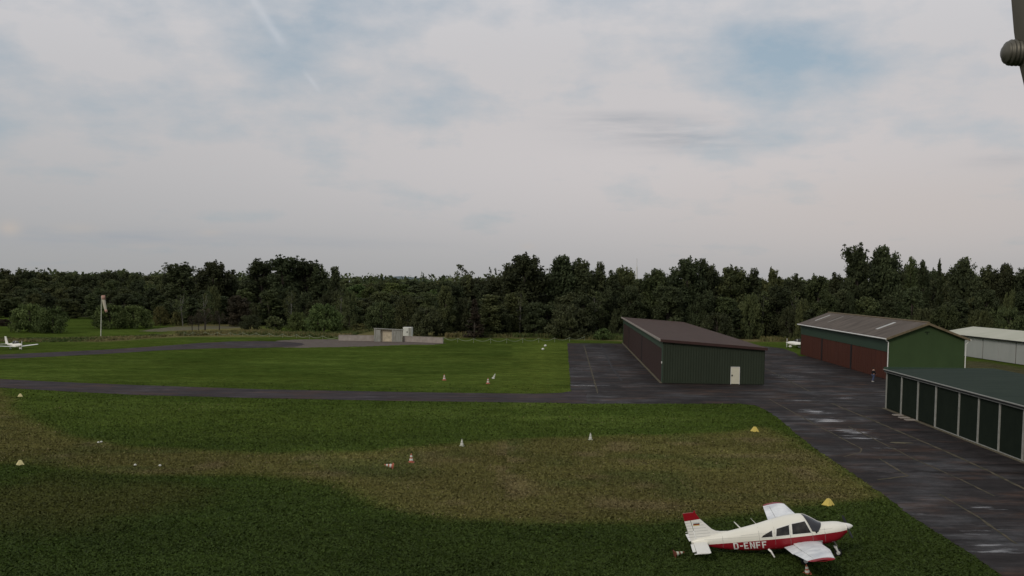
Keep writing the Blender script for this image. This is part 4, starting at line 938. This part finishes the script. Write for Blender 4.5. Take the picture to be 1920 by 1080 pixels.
# ------------------------------------------------------------------ vegetation
def raw_mesh(name, V, F, tint, mat):
    me = bpy.data.meshes.new(name); me.vertices.add(len(V)); me.vertices.foreach_set('co', V.astype(np.float32).ravel())
    me.loops.add(F.size); me.loops.foreach_set('vertex_index', F.astype(np.int32).ravel()); me.polygons.add(len(F)); me.polygons.foreach_set('loop_start', np.arange(len(F), dtype=np.int32)*4)
    me.update(calc_edges=True); a_ = me.attributes.new('tint', 'FLOAT', 'POINT'); a_.data.foreach_set('value', tint.astype(np.float32)); me.materials.append(mat); return me
def leaves(C_, R_, T_, dens, size, rg_, zflat=.85):
    vs, ts = [], []
    for (c, r_, tt) in zip(C_, R_, T_):
        n = max(12, int(dens*r_*r_)); d = rg_.normal(size=(n, 3)); d /= np.linalg.norm(d, axis=1)[:, None]
        rad = r_*np.clip(rg_.random(n)**.35*(.75+.5*rg_.random(n)), 0, 1.28); p = c+d*rad[:, None]*np.array((1, 1, zflat))
        u = rg_.normal(size=(n, 3))+d*.0; u /= np.linalg.norm(u, axis=1)[:, None]; w = np.cross(u, d+rg_.normal(size=(n, 3))*.6); w /= np.linalg.norm(w, axis=1)[:, None]+1e-9
        s_ = size*(.55+.9*rg_.random(n))[:, None]; u = u*s_; w = w*s_*.62
        vs.append(np.stack([p-u, p+w, p+u, p-w], 1).reshape(-1, 3)); ts.append(np.repeat(np.clip(tt+rg_.normal(size=n)*.18, 0, 1), 4))
    V = np.concatenate(vs); return V, np.arange(len(V)).reshape(-1, 4), np.concatenate(ts)
def limbs(mb, H, top, r0, C_, rg_, n=9):
    bend = rg_.normal(size=2)*.02*H
    mb.tube([(0, 0, -.1), (bend[0]*.4, bend[1]*.4, H*.3), (bend[0], bend[1], H*.6), (bend[0]*1.3, bend[1]*1.3, top)], [r0*1.3, r0, r0*.65, r0*.2], 7)
    idx = rg_.permutation(len(C_))[:n]
    for i in idx:
        c = C_[i]; z0 = max(H*.15, c[2]*.6); mb.tube([(bend[0]*z0/H, bend[1]*z0/H, z0), (c[0]*.5, c[1]*.5, (z0+c[2])/2+.2), tuple(c)], [r0*.4, r0*.25, r0*.1], 5, False)
def proto(kind, seed):
    rg_ = np.random.default_rng(seed); H = 17.; Cc, Rr = [], []
    if kind == 'oak':
        rm = 5.0; n = 62; prof = lambda t_: (.62+.38*math.sin(PI*min(1, t_*1.35+.1))) if t_ < .65 else math.sqrt(max(0, 1-((t_-.6)/.42)**2))
        lo, br, dens, size = .06, (1.1, 2.1), 54, .27
    elif kind == 'alder':
        rm = 3.4; n = 52; prof = lambda t_: .75 if t_ < .5 else max(.3, .9*max(0, 1-(t_-.5)/.55)**.42); lo, br, dens, size = .05, (.8, 1.6), 62, .25
    elif kind == 'poplar':
        rm = 4.2; n = 60; prof = lambda t_: .85 if t_ < .7 else .7; lo, br, dens, size = .06, (.7, 1.4), 66, .24
    elif kind == 'birch':
        rm = 2.8; n = 34; prof = lambda t_: math.sin(PI*min(1, max(0, (t_-.18)/.85)))**.6; lo, br, dens, size = .22, (.7, 1.3), 38, .24
    elif kind == 'pine':
        rm = 4.0; n = 22; prof = lambda t_: .9 if t_ < .9 else .5; lo, br, dens, size = .52, (.7, 1.3), 52, .26
    elif kind == 'spruce':
        rm = 3.2; n = 60; prof = lambda t_: max(.05, 1-t_); lo, br, dens, size = .03, (.5, 1.0), 50, .26
    elif kind == 'bush':
        H = 6.; rm = 5.2; n = 60; prof = lambda t_: math.sqrt(max(0, 1-(max(0, t_-.15)/.9)**2)); lo, br, dens, size = .08, (.7, 1.35), 62, .20
    elif kind == 'hawthorn':
        H = 5.; rm = 2.5; n = 26; prof = lambda t_: math.sin(PI*min(1, max(.05, (t_-.35)/.7)))**.5; lo, br, dens, size = .45, (.45, .8), 60, .16
    else:
        H = 2.4; rm = 2.4; n = 26; prof = lambda t_: math.sqrt(max(0, 1-t_*t_)); lo, br, dens, size = .1, (.35, .7), 90, .14
    for i in range(n):
        t_ = lo+(1-lo)*((i+rg_.random())/n)
        r_ = rg_.uniform(*br)*(1-.35*max(0, t_-.6)/.4); a_ = rg_.random()*2*PI; rr_ = max(0, rm*prof(min(t_, 1))-r_*.55)*rg_.uniform(.55, 1.0)**.6
        Cc.append((math.cos(a_)*rr_, math.sin(a_)*rr_, min(t_*H, H-r_*.8))); Rr.append(r_)
    if kind in ('poplar', 'oak'):            # separate leading tops, so that the outline is uneven
        for i in range(9 if kind == 'poplar' else 6):
            a_ = rg_.random()*2*PI; rr_ = rg_.uniform(.1, .75)*rm*(1 if kind == 'poplar' else .6); h_ = H*rg_.uniform(.9, 1.03)
            for k_ in range(3): Cc.append((math.cos(a_)*rr_, math.sin(a_)*rr_, h_-k_*.9)); Rr.append(.42+.25*k_)
    Cc = np.array(Cc); Rr = np.array(Rr); T_ = rg_.random(len(Rr))
    V, F, tt = leaves(Cc, Rr, T_, dens, size, rg_)
    if kind in ('oak', 'alder', 'poplar', 'bush', 'spruce', 'low'):      # inner leaf mass: larger leaves deep in the crown
        V2, F2, t2 = leaves(Cc*np.array((.7, .7, .93)), Rr*.8, T_, dens*.35, size*2.2, rg_); F2 = F2+len(V); V = np.concatenate([V, V2]); F = np.concatenate([F, F2]); tt = np.concatenate([tt, t2])
    tb = MB(); r0 = {'oak': .38, 'alder': .22, 'poplar': .3, 'birch': .13, 'pine': .24, 'spruce': .2, 'bush': .2, 'hawthorn': .17}.get(kind, .08)
    limbs(tb, H, H*.9, r0, Cc, rg_, 10 if kind != 'low' else 4)
    tm_ = bpy.data.meshes.new('trunk'); tm_.from_pydata(tb.v, [], tb.f); tm_.update()
    tm_.materials.append(M['birch_bark'] if kind in ('birch', ) else M['bark'])
    return H, rm, V, F, tt, tm_
PR = {}
def get(kind, var, fol):
    key = (kind, var, fol.name)
    if key not in PR:
        if (kind, var) not in PR: PR[(kind, var)] = proto(kind, hash_(kind)+var)
        H, rm, V, F, tt, tm_ = PR[(kind, var)]; PR[key] = (H, rm, raw_mesh('crown', V, F, tt, fol), tm_)
    return PR[key]
def hash_(s_): return sum(ord(c)*(i+3) for i, c in enumerate(s_))
NAMES = {'oak': 'broadleaf_tree', 'alder': 'alder_tree', 'poplar': 'poplar_tree', 'birch': 'birch_tree', 'pine': 'pine_tree', 'spruce': 'spruce_tree', 'bush': 'bush', 'hawthorn': 'hawthorn_tree', 'low': 'shrub'}
rt = random.Random(11)
def tree(kind, x, y, H, rad, label, group, fol=None, var=None, sx=None):
    fol = fol or rt.choice((F_DARK, F_DARK, F_MID)); var = rt.randrange(3) if var is None else var
    h0, r0, cm_, tm_ = get(kind, var, fol); o = empty(NAMES[kind], (x, y, 0), rt.random()*6.28, label=label, cat='bush' if kind in ('bush', 'low') else 'tree', group=group)
    s_ = rad*(1.22 if kind in ('oak', 'alder', 'poplar') else 1.)/r0; o.scale = (s_, s_*rt.uniform(.9, 1.1), H/h0)
    link('crown', cm_, None, o); link('trunk', tm_, None, o); return o
def tpx(kind, px, ptop, hw, Y, label, group=None, fol=None, var=None):
    P = dp(px, ptop, Y); return tree(kind, P.x, Y, P.z, hw*Y/FPX, label, group, fol, var)
G1 = 'trees of the forest edge'
# skyline trees one can tell apart: kind, x, top, half width, distance
SKY = [
 ('poplar', 340, 497, 30, 300, 'tall leafy tree left of a gap, behind the small hawthorn trees', F_DARK), ('oak', 400, 493, 32, 296, 'tall rounded tree standing behind the hawthorn trees', F_DARK), ('alder', 432, 507, 18, 298, 'lower tree at the right edge of the tall left pair', F_DARK),
 ('poplar', 487, 490, 32, 292, 'tall tree at the left end of the big central-left clump', F_DARK), ('poplar', 532, 484, 34, 288, 'tallest tree of the big central-left clump', F_DARK), ('poplar', 572, 490, 30, 292, 'tall tree right of the tallest in the big central-left clump', F_DARK), ('alder', 600, 497, 20, 290, 'slim tree near the right end of the big central-left clump', F_DARK), ('alder', 628, 501, 15, 286, 'narrow dark tree ending the big central-left clump', F_DARK),
 ('pine', 870, 497, 26, 262, 'open crowned tree with gaps, first above the far low wood', F_MID), ('pine', 924, 502, 15, 258, 'small open crowned tree just left of the big round tree', F_DARK), ('oak', 984, 480, 42, 240, 'big round-topped tree left of the middle of the picture', F_DARK), ('oak', 1062, 481, 34, 240, 'big pointed-topped tree next to the big round one', F_DARK), ('alder', 1092, 485, 22, 238, 'dark tree closing the right side of the pointed-topped one', F_DARK),
 ('alder', 1124, 493, 16, 240, 'narrow spiky tree beside the far white mast, left side', F_DARK), ('alder', 1150, 508, 18, 236, 'short tree in the dip left of the far white mast', F_DARK), ('oak', 1172, 503, 22, 240, 'rounded tree directly left of the far white mast', F_MID), ('oak', 1228, 506, 28, 240, 'flat-topped tree right of the far white mast', F_MID),
 ('oak', 1290, 487, 34, 236, 'large dense tree rising behind the brown roof', F_DARK), ('oak', 1326, 487, 24, 238, 'large dense tree adjoining the one behind the brown roof', F_DARK), ('oak', 1376, 502, 28, 238, 'medium tree between brown roof and green hangar', F_MID), ('alder', 1412, 505, 18, 240, 'slim tree above the gap between the two hangars', F_DARK), ('oak', 1450, 507, 20, 240, 'rounded tree above the gap between the two hangars', F_MID),
 ('alder', 1492, 514, 15, 242, 'low slim tree over the left end of the green hangar', F_DARK), ('oak', 1534, 519, 26, 242, 'lowest treetop over the green hangar roof', F_MID), ('alder', 1568, 512, 18, 236, 'tree at the foot of the highest clump on its left', F_DARK),
 ('poplar', 1608, 464, 28, 222, 'tallest tree of all, left of the highest pair over the green hangar', F_DARK), ('oak', 1662, 463, 30, 224, 'tallest rounded tree, right of the highest pair over the green hangar', F_DARK), ('alder', 1710, 483, 14, 226, 'spiky tree right of the highest pair', F_MID), ('alder', 1733, 490, 16, 226, 'leafy tree over the right slope of the gabled roof', F_DARK), ('spruce', 1762, 486, 14, 226, 'pointed conifer above the pale cream roof', F_DARK),
 ('oak', 1808, 485, 25, 224, 'dense rounded tree above the pale cream roof', F_DARK), ('alder', 1850, 498, 18, 226, 'small tree right of the dense rounded one', F_DARK), ('oak', 1880, 496, 24, 224, 'wide tree near the right edge of the picture', F_DARK), ('oak', 1922, 503, 26, 222, 'tree cut by the right edge of the picture', F_DARK), ('oak', 1975, 500, 30, 224, 'tree cut by the right edge of the picture', F_DARK)]
for kd, px, tp, hw, Y, lb, fo in SKY: tpx(kd, px, tp-2, hw, Y, lb, G1, fo)
# second row closing the gaps of the first
prof_x = [830, 900, 940, 1010, 1100, 1150, 1200, 1260, 1300, 1350, 1400, 1470, 1540, 1580, 1620, 1700, 1750, 1800, 1860, 2000]
prof_y = [524, 520, 514, 500, 502, 514, 516, 520, 505, 506, 510, 516, 524, 516, 486, 498, 498, 503, 508, 508]
px = 836
while px < 2000:
    tp = np.interp(px, prof_x, prof_y)+rt.uniform(2, 14); hw = rt.uniform(18, 26)
    tpx(rt.choice(('oak', 'oak', 'oak', 'poplar')), px, tp, hw*1.1, rt.uniform(252, 268), 'dark tree standing in the second row of the wood behind the hangars', 'second row trees of the wood'); px += rt.uniform(17, 24)
px = 318
while px < 640:
    tp = np.interp(px, [318, 440, 455, 520, 600, 640], [508, 520, 515, 500, 508, 522])+rt.uniform(2, 12)
    tpx(rt.choice(('oak', 'alder', 'poplar')), px, tp, rt.uniform(16, 22), rt.uniform(305, 325), 'dark tree in the second row behind the big left clumps', 'second row trees of the left clumps'); px += rt.uniform(17, 24)
# lower front storey along the wood
px = 835
while px < 1990:
    Y = rt.uniform(222, 233) if px < 1500 else rt.uniform(208, 216); tp = rt.uniform(535, 580)
    tpx(rt.choice(('alder', 'oak', 'bush', 'oak')), px, tp, rt.uniform(16, 28), Y, 'lower dark tree at the front of the wood behind the hangars', 'front storey trees of the wood', rt.choice((F_DARK, F_DARK, F_MID))); px += rt.uniform(18, 27)
px = 310
while px < 660:
    tpx(rt.choice(('alder', 'oak', 'bush')), px, rt.uniform(535, 570), rt.uniform(15, 24), rt.uniform(268, 282), 'lower dark tree in front of the big left clumps', 'front storey trees of the left clumps', rt.choice((F_DARK, F_MID))); px += rt.uniform(18, 26)
# left back wood in receding rows
for Y, t0, t1 in ((455, 503, 513), (425, 508, 520), (395, 514, 530), (365, 522, 540), (335, 535, 555), (312, 548, 572)):
    px = -130+rt.uniform(0, 20)
    while px < 335:
        tp = rt.uniform(t0, t1) if px < 250 or Y < 400 else rt.uniform(t0+4, t1+2)
        if Y == 455: tp += np.interp(px, [0, 60, 150, 320], [-3, 2, 3, 4])
        tpx(rt.choice(('oak', 'oak', 'alder', 'poplar')), px, tp, rt.uniform(13, 21), Y+rt.uniform(-10, 10), 'dark rounded tree in the receding wood beyond the left field', 'trees of the receding wood on the left', rt.choice((F_DARK, F_MID, F_MID))); px += rt.uniform(20, 31)
# wood in the gap
for Y, t0, t1 in ((470, 524, 530), (420, 527, 536), (370, 532, 548), (325, 545, 565), (285, 560, 585)):
    px = 636+rt.uniform(0, 15)
    while px < 850:
        tpx(rt.choice(('oak', 'oak', 'alder')), px, rt.uniform(t0, t1), rt.uniform(15, 22), Y+rt.uniform(-10, 10), 'mid green tree in the low wood behind the fuel point', 'trees of the low wood behind the fuel point', rt.choice((F_MID, F_MID, F_DARK, F_BUSH))); px += rt.uniform(19, 29)
tpx('spruce', 890, 560, 26, 216, 'dark cone-shaped conifer behind the picnic tables', G1, F_RED); tpx('bush', 1068, 570, 46, 218, 'big rounded dark bush in front of the pointed-topped tree', G1, F_DARK)
for px, Y in ((342, 262), (385, 264), (545, 262), (1120, 228), (1430, 226), (975, 226), (1490, 226), (640, 255)):
    P = dp(px, 545, Y); tree('birch', P.x, Y, P.z, 2.4, 'slim pale-stemmed birch at the edge of the wood', 'birches with pale stems', F_MID)
# bushes one can tell apart
for a_ in (('bush', 55, 569, 36, 222, 'large round dark bush at left, its higher left part', F_BUSH), ('bush', 98, 575, 34, 219, 'lower right part of the large dark bushes at left', F_BUSH), ('bush', 205, 571, 36, 243, 'broad dark bush behind the windsock, left part', F_BUSH), ('bush', 252, 572, 36, 246, 'broad dark bush behind the windsock, right part', F_BUSH),
           ('bush', 8, 598, 16, 250, 'small brownish bush at the far left edge', F_RED), ('bush', 301, 574, 17, 262, 'yellow-green bush right of the windsock bushes', F_YEL), ('low', 330, 583, 14, 262, 'low yellow-green shrub beside the yellow bush', F_YEL),
           ('bush', 607, 569, 38, 236, 'big rounded green bush left of the fuel point', F_BUSH), ('bush', 560, 585, 26, 240, 'lower green bush joined to the big rounded one', F_BUSH), ('bush', 470, 590, 22, 246, 'low dark bush right of the hawthorn trees', F_DARK), ('low', 515, 592, 24, 244, 'low pale green shrub between two bushes', F_MID),
           ('bush', 715, 565, 34, 250, 'mid green bush behind the left concrete wall', F_MID), ('bush', 800, 575, 36, 222, 'dark wide bush behind the white cabinet', F_DARK), ('bush', 765, 560, 30, 240, 'olive tree-high bush behind the pump shelter', F_MID),
           ('bush', 1775, 572, 34, 205, 'rounded olive-green bush behind the pale roof', F_MID), ('bush', 1838, 580, 30, 204, 'lower olive bush over the pale roof, middle', F_MID), ('bush', 1895, 576, 34, 203, 'olive bush over the pale roof near the right edge', F_MID), ('bush', 1960, 580, 34, 203, 'olive bush beyond the right edge', F_MID),
           ('bush', 1345, 585, 34, 215, 'dark bush behind the brown roof', F_DARK), ('low', 1130, 615, 18, 214, 'low green shrub beside the brown roofed hangar', F_BUSH), ('low', 672, 606, 20, 240, 'low tan-green shrub above the left concrete wall', F_YEL), ('low', 640, 598, 18, 246, 'low green shrub right of the big rounded bush', F_MID)):
    kd, px, tp, hw, Y, lb, fo = a_; tpx(kd, px, tp, hw, Y, lb, 'bushes round the airfield', fo)
for px, tp, hw, py, lb in ((360, 592, 11, 623, 'thin leaning hawthorn at the left of the small trees'), (384, 578, 18, 622, 'largest brownish hawthorn with a bare trunk'), (411, 582, 13, 621, 'brownish hawthorn right of the largest one'), (372, 588, 10, 623, 'slim hawthorn between the leaning and the largest ones')):
    P = gp(px, py); tpx('hawthorn', px, tp, hw, P.y, lb, 'small hawthorn trees by the path', F_RED)
for (px, py, w, lb) in ((447, 574, 20, 'dull reddish tree in front of the big left clump'),): tpx('oak', px, py-20, w, 262, lb, G1, F_RED)
# far-off wood up to the horizon, one mass
rg_ = np.random.default_rng(3); Cc, Rr = [], []
for Y in (500, 540, 590, 650, 720, 810, 920, 1060, 1250):
    st_ = 9+Y*.006; x = -Y*.72
    while x < Y*.72:
        Cc.append((x, Y+rg_.uniform(-15, 15), rg_.uniform(10, 12.6)+(Y-500)*.0022)); Rr.append(rg_.uniform(3.2, 6.2)*(1+Y*.0003)); x += st_*rg_.uniform(.7, 1.3)
V, F, tt = leaves(np.array(Cc), np.array(Rr), rg_.random(len(Rr)), 2.4, 1.15, rg_, .8)
V[:, 2] = np.minimum(V[:, 2], 18)
o = link('distant_wood', raw_mesh('distant_wood', V, F, tt, F_MID), None); tag(o, 'far-off wood reaching the horizon beyond the fuel point', 'wood', kind='stuff')
# far hill
mb = MB(); P = dp(750, 521.5, 3600); rows = []
for j in range(-8, 9):
    rows.append([(P.x+j*60, 3600+k_*90, max(0, P.z*math.exp(-(j/2.6)**2)*math.exp(-(k_/4)**2)+8*math.exp(-(k_/5)**2)-1)) for k_ in range(-8, 9)])
mb.sheet(rows); M['hill'] = pm('far_hill', (.10, .13, .14), (.12, .15, .16), .01, .95); h_ = mb.build('hill', M['hill'], None, True); tag(h_, kind='structure')  # blue-grey tint puts the distance haze into the hill's own colour

# rough grass: tufts along the verges
def tufts(poly, n, hmin, hmax, seed):
    rg_ = np.random.default_rng(seed); P_ = np.array([(p.x, p.y) for p in poly]); lo, hi = P_.min(0), P_.max(0); X = rg_.uniform(lo[0], hi[0], n*3); Y = rg_.uniform(lo[1], hi[1], n*3)
    k_ = (sdf(poly, X, Y) < 0) & (vnoise(X, Y, 4, seed)+rg_.random(n*3)*.5 > .55); return X[k_][:n], Y[k_][:n], rg_
VV, FF, TT = [], [], []; base = 0
for poly, n, a_, b_, sd_ in ((wpoly([(835, 627), (1168, 629), (1168, 638), (1000, 633), (835, 633)]), 9000, .35, 1.0, 1), (wpoly([(1425, 622), (1500, 620), (1500, 640), (1425, 641)]), 3500, .3, .9, 2), (wpoly([(330, 625), (480, 622), (640, 627), (700, 620), (640, 634), (480, 628), (330, 630)]), 5000, .25, .7, 3),
                             (wpoly([(-40, 633), (60, 635), (190, 633), (300, 628), (330, 630), (190, 640), (60, 642), (-40, 640)]), 2600, .12, .38, 4)):
    X, Y, rg2 = tufts(poly, n, a_, b_, sd_); n = len(X); h = rg2.uniform(a_, b_, n); w = rg2.uniform(.10, .3, n); an = rg2.uniform(0, PI, n); dx_, dy_ = np.cos(an)*w, np.sin(an)*w; lx, ly = rg2.normal(size=n)*.12, rg2.normal(size=n)*.12
    q = np.stack([np.stack([X-dx_, Y-dy_, X*0], 1), np.stack([X+dx_, Y+dy_, X*0], 1), np.stack([X+dx_*.5+lx, Y+dy_*.5+ly, h], 1), np.stack([X-dx_*.6+lx, Y-dy_*.6+ly, h*.9], 1)], 1).reshape(-1, 3)
    VV.append(q); TT.append(np.repeat(np.clip(vnoise(X, Y, 7, 8)*1.4-.2+rg2.normal(size=n)*.2, 0, 1), 4))
V = np.concatenate(VV); o = link('rough_grass', raw_mesh('rough_grass', V, np.arange(len(V)).reshape(-1, 4), np.concatenate(TT), F_TUFT), None); tag(o, 'tall tan and green rough grass along the foot of the wood', 'grass', kind='stuff')
rg2 = np.random.default_rng(21); NB = 820000
Y = 36*(118/36)**rg2.random(NB); X = rg2.uniform(-.74, .60, NB)*Y
k_ = (sdf(apron, X, Y) > .05) & (sdf(taxi, X, Y) > .05); X, Y = X[k_], Y[k_]; n = len(X)
cl = vnoise(X, Y, .9, 31)*.6+vnoise(X, Y, .35, 32)*.4; k_ = (cl*.5+rg2.random(n)*.7 > .5) & (rg2.random(n) < np.clip((118-Y)/45, 0, 1)); X, Y, cl = X[k_], Y[k_], cl[k_]; n = len(X)
h = rg2.uniform(.02, .055, n)*(1+Y/150); w = rg2.uniform(.012, .040, n)*(1+Y/90); an = rg2.uniform(0, PI, n); dx_, dy_ = np.cos(an)*w, np.sin(an)*w; lx, ly = rg2.normal(size=n)*.05, rg2.normal(size=n)*.05
q = np.stack([np.stack([X-dx_, Y-dy_, X*0], 1), np.stack([X+dx_, Y+dy_, X*0], 1), np.stack([X+dx_*.5+lx, Y+dy_*.5+ly, h], 1), np.stack([X-dx_*.6+lx, Y-dy_*.6+ly, h*.9], 1)], 1).reshape(-1, 3)
cc = soil_at(X, Y)*(np.exp(rg2.normal(size=n)*.17)*1.06)[:, None]; straw = (rg2.random(n) < .03) & (soil_at(X, Y)[:, 0] > .07); cc[straw] = np.array((.17, .14, .07))
ca = np.ones((n*4, 4), np.float32); ca[:, :3] = np.repeat(cc, 4, 0)
m = bpy.data.materials.new('field_grass'); m.use_nodes = True; t = m.node_tree; b = t.nodes['Principled BSDF']; b.inputs['Roughness'].default_value = .8; b.inputs['Specular IOR Level'].default_value = .1
a = t.nodes.new('ShaderNodeAttribute'); a.attribute_name = 'soil'; t.links.new(a.outputs['Color'], b.inputs['Base Color'])
me = raw_mesh('field_grass', q, np.arange(n*4).reshape(-1, 4), np.zeros(n*4), m); at = me.color_attributes.new('soil', 'FLOAT_COLOR', 'POINT'); at.data.foreach_set('color', ca.ravel())
o = link('field_grass', me, None); tag(o, 'short mown grass blades all over the near field', 'grass', kind='stuff')
print('objects', len(bpy.data.objects))
